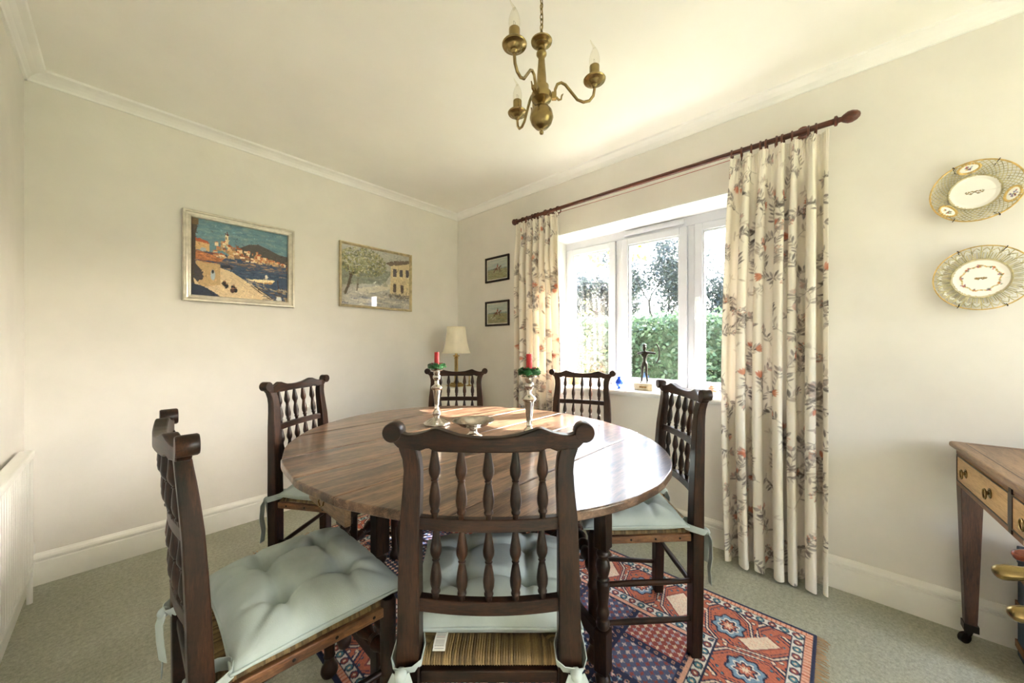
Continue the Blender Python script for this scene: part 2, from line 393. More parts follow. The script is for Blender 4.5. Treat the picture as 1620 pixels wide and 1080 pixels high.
# espagnolette handles and a trickle vent
for hv, hz, dz in ((1.262, 1.40, -1), (0.668, 1.43, -1)):
    MB().box(WU-0.024, WU-0.012, hv-0.011, hv+0.011, hz-0.035, hz+0.035).tube([(WU-0.018, hv, hz), (WU-0.045, hv, hz), (WU-0.052, hv, hz-0.02), (WU-0.050, hv, hz-0.11)], [0.009,0.009,0.009,0.007], 10).build('handle', M['white'], win, smooth=True)
tv = MB().box(WU-0.020, WU, 0.75, 1.17, 1.962, 1.992)
for k in range(20): tv.box(WU-0.0225, WU-0.020, 0.762+k*0.0202, 0.777+k*0.0202, 1.968, 1.986)
tv.build('trickle_vent', M['upvc'], win, bevel=0.002)
casement('fill_window', lambda a, d, z: (a, FW-0.15+d, z), DX0, DX1, 0.0, DZ1, [(1.02, 1.435), (1.565, 1.98)])  # added glazed doors out of view, put in to bring more daylight inside

# radiator on the left wall: fluted steel panel, top and side trim
rd = thing('radiator', 'white fluted panel radiator low on the left wall', 'radiator', (0,0,0))
pts = []
y = 1.25
RF = LW+0.055
while y < 2.56:
    pts += [(y, 0.0), (y+0.010, 0.0), (y+0.016, 0.008), (y+0.030, 0.008), (y+0.036, 0.0)]; y += 0.0365
poly = [(a, RF-0.008+b) for a, b in pts] + [(pts[-1][0], RF-0.018), (pts[0][0], RF-0.018)]
MB().prism(poly, lambda a, b, t: (b, a, t), 0.215, 0.665).build('fluted_panel', M['radiator'], rd)
MB().box(LW+0.012, RF+0.002, 1.235, 2.59, 0.665, 0.695).box(LW+0.012, RF+0.002, 1.235, 2.59, 0.183, 0.215).build('edge_seam', M['radiator'], rd, bevel=0.006)
MB().box(LW+0.02, RF-0.004, 2.575, 2.592, 0.19, 0.69).build('side_panel', M['radiator'], rd, bevel=0.004)
for bv in (2.3, 1.4): MB().box(LW+0.001, LW+0.02, bv, bv+0.06, 0.24, 0.64).build('wall_bracket', M['brass'], rd)
MB().tube([(LW+0.035, 2.60, 0.215), (LW+0.035, 2.64, 0.215), (LW+0.035, 2.655, 0.20), (LW+0.035, 2.655, 0.0)], 0.009, 10).lathe([(0.014,0),(0.016,0.01),(0.016,0.045),(0.011,0.055)], 12, (LW+0.035, 2.655, 0.215)).build('valve', M['white'], rd, smooth=True)

# ---------------------------------------------------------------- outside
struct(MB().box(-40, 60, -60, 60, -0.4, -0.25).build('ground', M['grass']))
pr = []
for k in range(61):
    v = -40+k*2.0; pr.append((v, 4.0+1.2*math.sin(v*0.11+0.6)+0.6*math.sin(v*0.31)))
hill = MB(); hv = [(46+3*math.sin(v), v, -0.3) for v, z in pr]+[(50, v, z) for v, z in pr]+[(58, v, -0.3) for v, z in pr]
n = len(pr); hill.add(hv, [(i, i+1, n+i+1, n+i) for i in range(n-1)]+[(n+i, n+i+1, 2*n+i+1, 2*n+i) for i in range(n-1)])
struct(hill.build('hill', M['hill'], smooth=True))
def unit(n):
    d = rng.normal(size=(n, 3)); return d/np.linalg.norm(d, axis=1, keepdims=True)
def hedge(name, u0, u1, v0, v1, z1, count, label, leaf):
    t = thing(name, label, 'hedge', ((u0+u1)/2, (v0+v1)/2, -0.25))
    ny, nz = 60, 16; mb = MB()
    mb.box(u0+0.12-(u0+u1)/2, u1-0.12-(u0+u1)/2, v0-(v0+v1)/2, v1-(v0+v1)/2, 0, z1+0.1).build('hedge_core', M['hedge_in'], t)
    nn = count; face = rng.random(nn) < 0.75
    C = np.zeros((nn, 3)); C[:, 1] = rng.uniform(v0, v1, nn)
    C[:, 0] = np.where(face, u0+rng.normal(0.06, 0.07, nn), rng.uniform(u0, u1, nn))
    C[:, 2] = np.where(face, rng.uniform(-0.2, z1, nn), z1+rng.normal(0, 0.06, nn))
    C[:, 0] += 0.10*np.sin(C[:, 1]*3.1+C[:, 2]*2); C[:, 2] += 0.05*np.sin(C[:, 1]*4.3)*face
    N = unit(nn)+np.array([-0.7, 0, 0.5]); C -= np.array([(u0+u1)/2, (v0+v1)/2, -0.25])
    o = mkobj('hedge_leaves', quad_cloud('hedge_leaves', C, N, unit(nn), rng.uniform(0.03, 0.055, nn), rng.uniform(0.018, 0.03, nn), 0.2), leaf, t); o['kind'] = 'stuff'
    return t
hedge('garden_hedge', 5.6, 6.6, -1.0, 6.5, 1.55, 26000, 'clipped green hedge across the garden outside the window', M['hedge_leaf'])

def tree(name, label, base, height, lean, seed, leafn, leafm, leaf=(0.03, 0.05), spread=1.0, levels=4, tr=0.09):
    r = random.Random(seed); t = thing(name, label, 'tree', base); mb = MB(); tips = []
    def grow(p, d, l, rad, lev):
        path = [p]; rr = [rad]; q = Vector(p); dd = Vector(d).normalized()
        for k in range(4):
            dd = (dd + Vector((r.uniform(-.22, .22), r.uniform(-.22, .22), r.uniform(-.04, .2)))*(0.4 if lev == 0 else 1)).normalized()
            q = q + dd*l/4; path.append(q.copy()); rr.append(rad*(1-0.11*(k+1)))
            if lev >= 2: tips.append(q.copy())
        mb.tube(path, rr, 6 if lev > 1 else 9)
        if lev >= levels: return
        for k in range(3 if lev < 3 else 2):
            a = r.uniform(0, 2*PI); s = r.uniform(0.5, 0.95)*spread
            side = Vector((math.cos(a), math.sin(a), r.uniform(-0.1, 0.4)))
            st = path[-1] if k < 2 else path[2]
            grow(st, (dd + side*s).normalized(), l*r.uniform(0.62, 0.8), rr[-1]*0.66, lev+1)
    grow(Vector((0,0,0)), Vector(lean), height*0.36, tr, 0)
    mb.build('trunk', M['bark'], t, smooth=True)
    tp = np.array([tuple(p) for p in tips]); k = rng.integers(0, len(tp), leafn)
    C = tp[k]+rng.normal(0, 0.16, (leafn, 3))
    o = mkobj('foliage', quad_cloud('foliage', C, unit(leafn), unit(leafn), rng.uniform(*leaf, leafn), rng.uniform(*leaf, leafn)*0.55, 0.2), leafm, t); o['kind'] = 'stuff'
    return t
tree('garden_tree', 'bare-branched tree behind the hedge in the middle pane', (10.5, 3.35, -0.25), 4.6, (-0.10, 0.16, 1), 5, 12000, M['tree_leaf'], (0.035, 0.06), 1.0, 4, 0.13)
tree('bushy_tree', 'hazy leafy tree beyond the hedge seen through the left pane', (13.5, 7.4, -0.25), 4.8, (0, 0.05, 1), 12, 16000, M['tree_leaf'], (0.06, 0.10), 1.1, 4, 0.09)
tree('slender_tree', 'pale tree seen in the right hand pane beside the curtain', (13.5, 2.0, -0.25), 4.4, (0.05, -0.1, 1), 21, 14000, M['tree_leaf'], (0.05, 0.08), 0.9, 4, 0.07)

# rose bush close to the left pane
rb = thing('rose_bush', 'sunlit yellow-green rose bush close outside the left pane', 'shrub', (4.2, 2.95, -0.25))
mb = MB(); tips = []
rr = random.Random(3)
for k in range(16):
    a = rr.uniform(0, 2*PI); s = rr.uniform(0.1, 0.55); hh = rr.uniform(0.9, 1.75)
    e = Vector((math.cos(a)*s, math.sin(a)*s*0.9, hh)); p = [Vector((0.05*math.cos(a), 0.05*math.sin(a), 0)).lerp(e, f)+Vector((0, 0, 0.15*math.sin(f*PI))) for f in (0, .3, .6, .85, 1)]
    mb.tube(p, [0.011, 0.009, 0.008, 0.006, 0.004], 6); tips += p[2:]
mb.build('cane', M['bark'], rb, smooth=True)
tp = np.array([tuple(p) for p in tips]); nn = 1500; C = tp[rng.integers(0, len(tp), nn)]+rng.normal(0, 0.13, (nn, 3)); C[:, 2] = np.maximum(C[:, 2], 0.15)
o = mkobj('foliage', quad_cloud('foliage', C, unit(nn)+np.array([0, 0, .6]), unit(nn), rng.uniform(0.03, 0.055, nn), rng.uniform(0.02, 0.03, nn), 0.3), M['vine_leaf'], rb); o['kind'] = 'stuff'
for k in range(9):
    p = tips[(k*7) % len(tips)]+Vector((-0.05, 0.02*k-0.08, 0.03)); fl = MB()
    for j in range(3): fl.lathe([(0.004, -0.02), (0.020-0.004*j, -0.005), (0.034-0.008*j, 0.012+0.006*j), (0.030-0.009*j, 0.016+0.006*j)], 10, p, (-0.5, 0.2*j-0.2, 0.8))
    fl.build('rose', M['rose'], rb, smooth=True)
# leafy climber hanging round the outside of the window head
cl = thing('climbing_plant', 'yellow-green climber leaves hanging at the top of the left and middle panes', 'plant', (A+T+0.10, 1.5, -0.25))
mb = MB(); C = []
O = Vector((A+T+0.10, 1.5, -0.25))
stems = [[(A+T+0.10, 2.35, -0.25), (A+T+0.12, 2.35, 1.2), (A+T+0.13, 2.25, 2.2), (A+T+0.14, 1.9, 2.45), (A+T+0.16, 1.4, 2.5), (A+T+0.16, 0.95, 2.48)],
         [(A+T+0.16, 1.75, 2.47), (A+T+0.22, 1.72, 2.2), (A+T+0.30, 1.66, 1.98), (A+T+0.34, 1.60, 1.90)],
         [(A+T+0.16, 1.62, 2.48), (A+T+0.25, 1.55, 2.25), (A+T+0.32, 1.50, 2.05), (A+T+0.33, 1.42, 1.92)],
         [(A+T+0.16, 1.35, 2.5), (A+T+0.25, 1.30, 2.25), (A+T+0.30, 1.27, 2.05), (A+T+0.30, 1.24, 1.90)],
         [(A+T+0.12, 2.35, 0.9), (A+T+0.3, 2.2, 1.25), (A+T+0.38, 2.05, 1.55), (A+T+0.40, 1.98, 1.75)],
         [(A+T+0.12, 2.35, 0.5), (A+T+0.3, 2.15, 0.9), (A+T+0.40, 2.02, 1.2), (A+T+0.42, 1.92, 1.4)]]
for i, st in enumerate(stems):
    p = [Vector(q)-O for q in st]; mb.tube(p, [0.010 if i == 0 else 0.004]*len(p), 6)
    for k in range(1, len(p)):
        for j in range(16 if i else 10):
            f = j/16.0; C.append(tuple(p[k-1].lerp(p[k], f)+Vector((rr.uniform(-.06, .06), rr.uniform(-.07, .07), rr.uniform(-.06, .05)))))
mb.build('stem', M['bark'], cl, smooth=True)
C = np.array(C); nn = len(C)
o = mkobj('foliage', quad_cloud('foliage', C, unit(nn)+np.array([-0.6, 0, .3]), unit(nn)+np.array([0, 0, -0.8]), rng.uniform(0.025, 0.05, nn), rng.uniform(0.014, 0.024, nn), 0.3), M['vine_leaf'], cl); o['kind'] = 'stuff'
# ---------------------------------------------------------------- painting on arrays (flat prints only)
class Canvas:
    def __init__(s, w, h, res, base):
        s.w, s.h, s.res = w, h, res; s.nx, s.ny = int(w/res)+1, int(h/res)+1
        s.X, s.Y = np.meshgrid(np.linspace(0, w, s.nx), np.linspace(0, h, s.ny)); s.C = np.tile(lin(base), (s.ny, s.nx, 1))
    def put(s, mask, c, a=1.0, sl=None):
        t = s.C if sl is None else s.C[sl]; m = (np.clip(mask, 0, 1)*a)[..., None]; t[...] = t*(1-m)+lin(c)*m
    def win(s, x0, x1, y0, y1):
        i0, i1 = max(0, int(y0/s.res)-2), min(s.ny, int(y1/s.res)+3); j0, j1 = max(0, int(x0/s.res)-2), min(s.nx, int(x1/s.res)+3)
        if i1 <= i0 or j1 <= j0: return None
        return (slice(i0, i1), slice(j0, j1))
    def ell(s, x, y, a, b, ang, c, al=1.0, leaf=False):
        r = max(a, b)*1.2; sl = s.win(x-r, x+r, y-r, y+r)
        if sl is None: return
        dx, dy = s.X[sl]-x, s.Y[sl]-y; ca, sa = math.cos(ang), math.sin(ang); p = (dx*ca+dy*sa)/a; q = (-dx*sa+dy*ca)/b
        if leaf: d = np.abs(q)-(1-p*p)
        else: d = np.sqrt(p*p+q*q)-1
        s.put(0.5-d*min(a, b)/s.res, c, al, sl)
    def line(s, pts, w, c, al=1.0):
        for (x0, y0), (x1, y1) in zip(pts[:-1], pts[1:]):
            sl = s.win(min(x0, x1)-w, max(x0, x1)+w, min(y0, y1)-w, max(y0, y1)+w)
            if sl is None: continue
            dx, dy = x1-x0, y1-y0; l2 = dx*dx+dy*dy+1e-12
            t = np.clip(((s.X[sl]-x0)*dx+(s.Y[sl]-y0)*dy)/l2, 0, 1)
            d = np.hypot(s.X[sl]-x0-t*dx, s.Y[sl]-y0-t*dy); s.put(0.5+(w/2-d)/s.res, c, al*min(1, w/s.res), sl)
    def poly(s, pts, c, al=1.0):
        xs = [p[0] for p in pts]; ys = [p[1] for p in pts]; sl = s.win(min(xs), max(xs), min(ys), max(ys))
        if sl is None: return
        X, Y = s.X[sl], s.Y[sl]; ins = np.zeros(X.shape, bool); n = len(pts)
        for i in range(n):
            x0, y0 = pts[i]; x1, y1 = pts[i-1]
            if y0 == y1: continue
            cr = ((y0 > Y) != (y1 > Y)) & (X < (x1-x0)*(Y-y0)/(y1-y0)+x0); ins ^= cr
        s.put(ins.astype(float), c, al, sl)
    def dab(s, n, size, amt, seed=1):
        g = random.Random(seed)
        for k in range(n):
            x, y = g.uniform(0, s.w), g.uniform(0, s.h); i, j = min(s.ny-1, int(y/s.res)), min(s.nx-1, int(x/s.res)); c = s.C[i, j]*(1+g.uniform(-amt, amt)); c = c+np.array([g.uniform(-.03, .03) for _ in range(3)])*amt
            a = size*g.uniform(.6, 1.5); sl = s.win(x-a, x+a, y-a, y+a); q = g.uniform(0, 3.14); dx, dy = s.X[sl]-x, s.Y[sl]-y
            m = ((dx*math.cos(q)+dy*math.sin(q))/a)**2+((dy*math.cos(q)-dx*math.sin(q))/(a*.35))**2 < 1; s.C[sl][m] = np.clip(c, 0, 1)
    def fuzz(s, amt, seed=1):
        g = np.random.default_rng(seed); s.C *= (1+g.normal(0, amt, (s.ny, s.nx, 1)))

# ---------------------------------------------------------------- rug
RU0, RU1, RV0, RV1 = 0.485, 1.845, 0.055, 2.36
def rug_colours(U, V):
    g = np.random.default_rng(11); C = np.zeros(U.shape+(3,))
    navy, rust, cream, pink, teal, red, white, blue = [lin(c) for c in ((34,42,76), (198,112,88), (238,216,196), (228,176,152), (84,138,154), (150,76,72), (230,226,220), (128,160,188))]
    du = np.minimum(U-RU0, RU1-U); dv = np.minimum(V-RV0, RV1-V); side = du < dv
    e = np.where(side, du, dv); t = np.where(side, V-RV0, U-RU0)
    def setc(m, c): C[m] = c
    setc(e >= 0, rust)
    setc(e < 0.014, navy); m = (e >= 0.014) & (e < 0.036); setc(m, pink)
    setc(m & (np.mod(t, 0.016) < 0.004), rust)
    def guard(e0, e1, per):
        m = (e >= e0) & (e < e1); setc(m, white); ec = (e0+e1)/2; hw = (e1-e0)/2
        k = np.floor(t/per); p = (np.mod(t, per)/per-0.5)*per; q = e-ec
        d = np.sqrt((p/(per*0.40))**2+(q/(hw*0.80))**2)
        alt = np.mod(k, 2) == 0
        setc(m & (d < 1), navy); setc(m & (d < 0.74) & alt, teal); setc(m & (d < 0.74) & ~alt, red); setc(m & (d < 0.32), cream)
        setc(m & (np.abs(q) > hw-0.003), navy)
    guard(0.036, 0.074, 0.040)
    # main border: hexagon meander, cream lozenges and blue medallions
    e0, e1 = 0.074, 0.290; m = (e >= e0) & (e < e1); ec = (e0+e1)/2; hw = (e1-e0)/2; per = 0.36
    q = e-ec; k = np.floor(t/(per/2)); p = np.mod(t, per/2)-per/4; alt = np.mod(k, 2) == 0
    hexd = np.maximum(np.abs(p+q*0.25)/(per/4), (np.abs(p+q*0.25)*0.55/(per/4)+np.abs(q)*0.62/hw))
    for lo, hi, c in ((0.80, 0.97, navy), (0.855, 0.915, cream), (0.70, 0.73, navy)): setc(m & (hexd > lo) & (hexd < hi), c)
    lz = np.abs(p+q*0.2)/(per*0.19)+np.abs(q)/(hw*0.74)
    s1 = m & alt; setc(s1 & (lz < 1.12), red); setc(s1 & (lz < 1.0), cream)
    w = np.sin(U*520)*np.sin(V*520) > 0.75; setc(s1 & (lz < 0.8) & w, pink)
    rr = np.hypot((p)/(per*0.15), q/(hw*0.55)); an = np.arctan2(q, p); sc = rr+0.10*np.cos(an*8)
    s2 = m & ~alt; setc(s2 & (sc < 1.05), navy); setc(s2 & (sc < 0.92), blue); setc(s2 & (sc < 0.66), white); setc(s2 & (sc < 0.54), navy); setc(s2 & (sc < 0.40), rust); setc(s2 & (sc < 0.2), cream)
    dots = (np.mod(U+V, 0.042)-0.021)**2+(np.mod(U-V, 0.042)-0.021)**2
    free = m & (hexd > 0.99); setc(free & (dots < 0.013**2), navy); setc(free & (dots < 0.009**2), cream)
    fr2 = m & (hexd < 0.68) & (lz > 1.2) & (sc > 1.1); setc(fr2 & (dots < 0.009**2), navy); setc(fr2 & (dots < 0.0055**2), teal)
    setc(m & (np.abs(np.abs(q)-hw) < 0.004), navy)
    guard(0.290, 0.330, 0.040)
    m = (e >= 0.330) & (e < 0.346); setc(m, pink)
    # field: panels of little flower heads on navy, red and rose grounds
    f = e >= 0.346; setc(f, navy)
    pu, pv = 0.168, 0.235; fu, fv = U-RU0-0.346, V-RV0-0.346
    iu, iv = np.floor(fu/pu).astype(int), np.floor(fv/pv).astype(int); a = np.mod(fu, pu); b = np.mod(fv, pv)
    inner = f & (a > 0.014) & (a < pu-0.014) & (b > 0.014) & (b < pv-0.014); kind = np.mod(iu*2+iv*3, 5)
    cell = 0.0245; ca = np.mod(a-0.014, cell)/cell-0.5; cb = np.mod(b-0.014, cell)/cell-0.5; rr = np.hypot(ca, cb); an = np.arctan2(cb, ca)
    flo = rr < 0.30+0.10*np.cos(an*4)
    chk = np.mod(np.floor((a-0.014)/cell)+np.floor((b-0.014)/cell), 2) == 0
    k0 = inner & (kind == 0); setc(k0 & flo, cream); setc(k0 & flo & chk, pink)
    k1 = inner & (kind == 1); setc(k1, lin((168,84,78))); setc(k1 & flo, cream); setc(k1 & flo & chk, lin((196,188,196)))
    k2 = inner & (kind == 2); setc(k2 & flo, lin((196,150,150))); setc(k2 & flo & chk, blue); setc(k2 & (rr < 0.12), white)
    k3 = inner & (kind == 3); c3 = 0.055; xa = np.mod(a-0.014, c3)/c3-0.5; xb = np.mod(b-0.014, c3)/c3-0.5; r3 = np.hypot(xa, xb); a3 = np.arctan2(xb, xa)
    setc(k3 & (r3 < 0.42+0.07*np.cos(a3*8)), lin((198,120,104))); setc(k3 & (r3 < 0.30), navy); setc(k3 & (r3 < 0.24+0.04*np.cos(a3*6)), cream); setc(k3 & (r3 < 0.1), red)
    k4 = inner & (kind == 4); setc(k4, lin((88,96,130))); setc(k4 & flo, lin((214,196,190))); setc(k4 & flo & chk, red)
    band = f & ~inner; bd = (np.mod(U, 0.030)-0.015)**2+(np.mod(V, 0.030)-0.015)**2
    setc(band & (bd < 0.0072**2), lin((196,150,130))); setc(band & (bd < 0.0035**2), navy)
    C *= 1.12*(1+g.normal(0, 0.10, U.shape))[..., None]
    return C
nu, nv = 400, 620
Ug, Vg = np.meshgrid(np.linspace(RU0, RU1, nu), np.linspace(RV0, RV1, nv))
Z = np.full(Ug.shape, 0.009); edge = np.minimum(np.minimum(Ug-RU0, RU1-Ug), np.minimum(Vg-RV0, RV1-Vg)); Z = np.where(edge < 0.002, 0.001, Z)+rng.normal(0, 0.0003, Z.shape)
rug = thing('oriental_rug', 'patterned red and navy oriental rug under the dining table', 'rug', ((RU0+RU1)/2, (RV0+RV1)/2, 0))
P = np.stack([Ug-(RU0+RU1)/2, Vg-(RV0+RV1)/2, Z], -1)
mkobj('rug_pile', grid_mesh('rug_pile', P, rug_colours(Ug, Vg)), M['rugpaint'], rug)
mb = MB()
for k in range(230):
    for sgn in (-1, 1):
        x = -0.68+1.36*(k+0.5)/230+random.uniform(-.002, .002); y0 = sgn*(RV1-RV0)/2; l = random.uniform(0.018, 0.038); dx = random.uniform(-.008, .008)
        mb.tube([(x, y0-sgn*0.002, 0.005), (x+dx*0.4, y0+sgn*l*0.5, 0.005), (x+dx, y0+sgn*l, 0.002)], 0.0013, 4)
o = mb.build('fringe', M['fringe'], rug); o['kind'] = 'stuff'

# ---------------------------------------------------------------- gate-leg table
TU, TV, TA, TB, TH = 1.079, 1.239, 0.7236, 0.8547, 0.74
tb = thing('gateleg_table', 'large oval dark oak gate-leg dining table with worn boards', 'table', (TU, TV, 0))
cuts = [-TB*0.9995, -0.55, -0.236, 0.0, 0.246, 0.56, TB*0.9995]
for i in range(6):
    g = 0.0012 if i in (0, 2, 4) else 0.0018
    vv = np.linspace(cuts[i]+(g if i else 0), cuts[i+1]-(g if i < 5 else 0), 22)
    hw = TA*np.sqrt(np.maximum(0, 1-(vv/TB)**2)); wob = 1+0.004*np.sin(vv*23+i)
    poly = [(-a*w, v) for a, v, w in zip(hw, vv, wob)] + [(a*w, v) for a, v, w in zip(hw[::-1], vv[::-1], wob)]
    dz = (0.0, 0.0008, 0.0, -0.0006, 0.0, 0.0007)[i]
    MB().prism(poly, lambda a, b, t: (a, b, t), TH-0.026+dz, TH+dz).build('plank', M['table'], tb, bevel=0.005, seg=3)
def turned_leg(mb, x, y, top):
    mb.box(x-0.0225, x+0.0225, y-0.0225, y+0.0225, 0.475, top)
    mb.lathe([(0.016,0.205),(0.021,0.212),(0.023,0.222),(0.021,0.232),(0.015,0.238),(0.019,0.248),(0.022,0.262),(0.018,0.276),(0.0165,0.285),(0.020,0.315),(0.0215,0.345),(0.021,0.36),(0.016,0.366),(0.021,0.372),(0.016,0.378),(0.021,0.395),(0.0245,0.412),(0.021,0.430),(0.015,0.440),(0.021,0.448),(0.0225,0.458),(0.017,0.466),(0.020,0.475)], 18, (x, y, 0))
    mb.box(x-0.0225, x+0.0225, y-0.0225, y+0.0225, 0.065, 0.205)
    mb.lathe([(0.017,0.010),(0.022,0.016),(0.026,0.032),(0.024,0.046),(0.015,0.056),(0.019,0.065)], 16, (x, y, 0))
lu, lv = 0.514, 0.138
for sx in (-1, 1):
    for sy in (-1, 1):
        mb = MB(); turned_leg(mb, sx*lu, sy*lv, TH-0.027); mb.build('leg', M['tableleg'], tb, smooth=True, bevel=0.0025, angle=35)
for sy in (-1, 1):
    MB().box(-lu+0.0235, lu-0.0235, sy*lv-0.011, sy*lv+0.011, 0.60, TH-0.027).build('apron', M['tableleg'], tb, bevel=0.002)
    MB().box(-lu+0.0235, lu-0.0235, sy*lv-0.014, sy*lv+0.014, 0.11, 0.155).build('stretcher', M['oak_x'], tb, bevel=0.004)
MB().box(lu-0.011, lu+0.011, -lv+0.0235, lv-0.0235, 0.60, TH-0.027).build('apron', M['tableleg'], tb, bevel=0.002)
for sx in (-1, 1): MB().box(sx*lu-0.014, sx*lu+0.014, -lv+0.0235, lv-0.0235, 0.11, 0.155).build('stretcher', M['oak_y'], tb, bevel=0.004)
dr = MB().box(-0.632, -0.612, -0.152, 0.152, 0.602, 0.700).build('drawer', M['drawer_wood'], tb, bevel=0.003)
MB().box(-0.612, -0.30, -0.116, -0.104, 0.612, 0.69).box(-0.612, -0.30, 0.104, 0.116, 0.612, 0.69).box(-0.612, -0.30, -0.104, 0.104, 0.612, 0.62).build('drawer_box', M['tableleg'], dr)
MB().lathe([(0.002,0),(0.014,0.001),(0.012,0.004),(0.004,0.006),(0.005,0.012)], 14, (-0.632, -0.004, 0.654), (-1,0,0)).tube([(-0.643, -0.020, 0.654), (-0.648, -0.024, 0.638), (-0.650, -0.004, 0.628), (-0.648, 0.016, 0.638), (-0.643, 0.012, 0.654)], 0.0028, 8).build('drop_handle', M['brass'], dr, smooth=True)
for s in (1, -1):
    lx, ly = 0.003*s, -0.662*s; px, py = 0.255*s, -0.166*s
    mb = MB(); turned_leg(mb, lx, ly, TH-0.027); mb.build('gate_leg', M['tableleg'], tb, smooth=True, bevel=0.0025, angle=35)
    mb = MB(); d = Vector((px-lx, py-ly, 0)); L_ = d.length; Mx = Matrix.Translation((lx, ly, 0)) @ Matrix.Rotation(math.atan2(d.y, d.x), 4, 'Z')
    MB().box(0.028, L_-0.018, -0.010, 0.010, 0.645, 0.70, Mx).build('gate_rail', M['tableleg'], tb, bevel=0.002)
    MB().box(0.028, L_-0.018, -0.012, 0.012, 0.135, 0.185, Mx).build('gate_rail', M['tableleg'], tb, bevel=0.003)
    MB().lathe([(0.016,0.155),(0.016,0.21),(0.02,0.22),(0.014,0.23),(0.018,0.35),(0.014,0.47),(0.02,0.48),(0.016,0.49),(0.016,0.60),(0.016,TH-0.027)], 14, (px, py, 0)).build('gate_post', M['tableleg'], tb, smooth=True)

# ---------------------------------------------------------------- spindle-back chairs
def lerp_tab(tab, z):
    zs = [r[0] for r in tab]; return [float(np.interp(z, zs, [r[k] for r in tab])) for k in range(1, len(tab[0]))]
POST = [(0.0, .150, .194, 0.004, .019), (0.20, .149, .196, 0.001, .020), (0.45, .148, .197, 0.0, .0205), (0.60, .147, .193, -0.004, .019), (0.70, .1465, .190, -0.008, .018),
        (0.78, .145, .186, -0.012, .017), (0.84, .142, .179, -0.017, .016), (0.88, .141, .176, -0.021, .015), (0.905, .143, .178, -0.024, .014), (0.930, .149, .186, -0.027, .013)]
def post_y(z): return lerp_tab(POST, z)[2]
def bow(x, z, amt=0.020): return post_y(z) - amt*(1-min(1, (x/0.165)**2))
def bowed_bar(mb, x0, x1, zt, zb, th, n=24, amt=0.020):
    xs = np.linspace(x0, x1, n); vv = []; ff = []
    for x in xs:
        a, b = zt(x), zb(x); y = bow(x, (a+b)/2, amt)
        vv += [(x, y-th/2, b), (x, y-th/2, a), (x, y+th/2, a), (x, y+th/2, b)]
    for i in range(n-1):
        for k in range(4): ff.append((4*i+k, 4*i+(k+1) % 4, 4*i+4+(k+1) % 4, 4*i+4+k))
    ff += [(0,1,2,3), (4*n-1, 4*n-2, 4*n-3, 4*n-4)]; mb.add(vv, ff)
SPX = (-0.111, -0.0555, 0.0, 0.0555, 0.111)
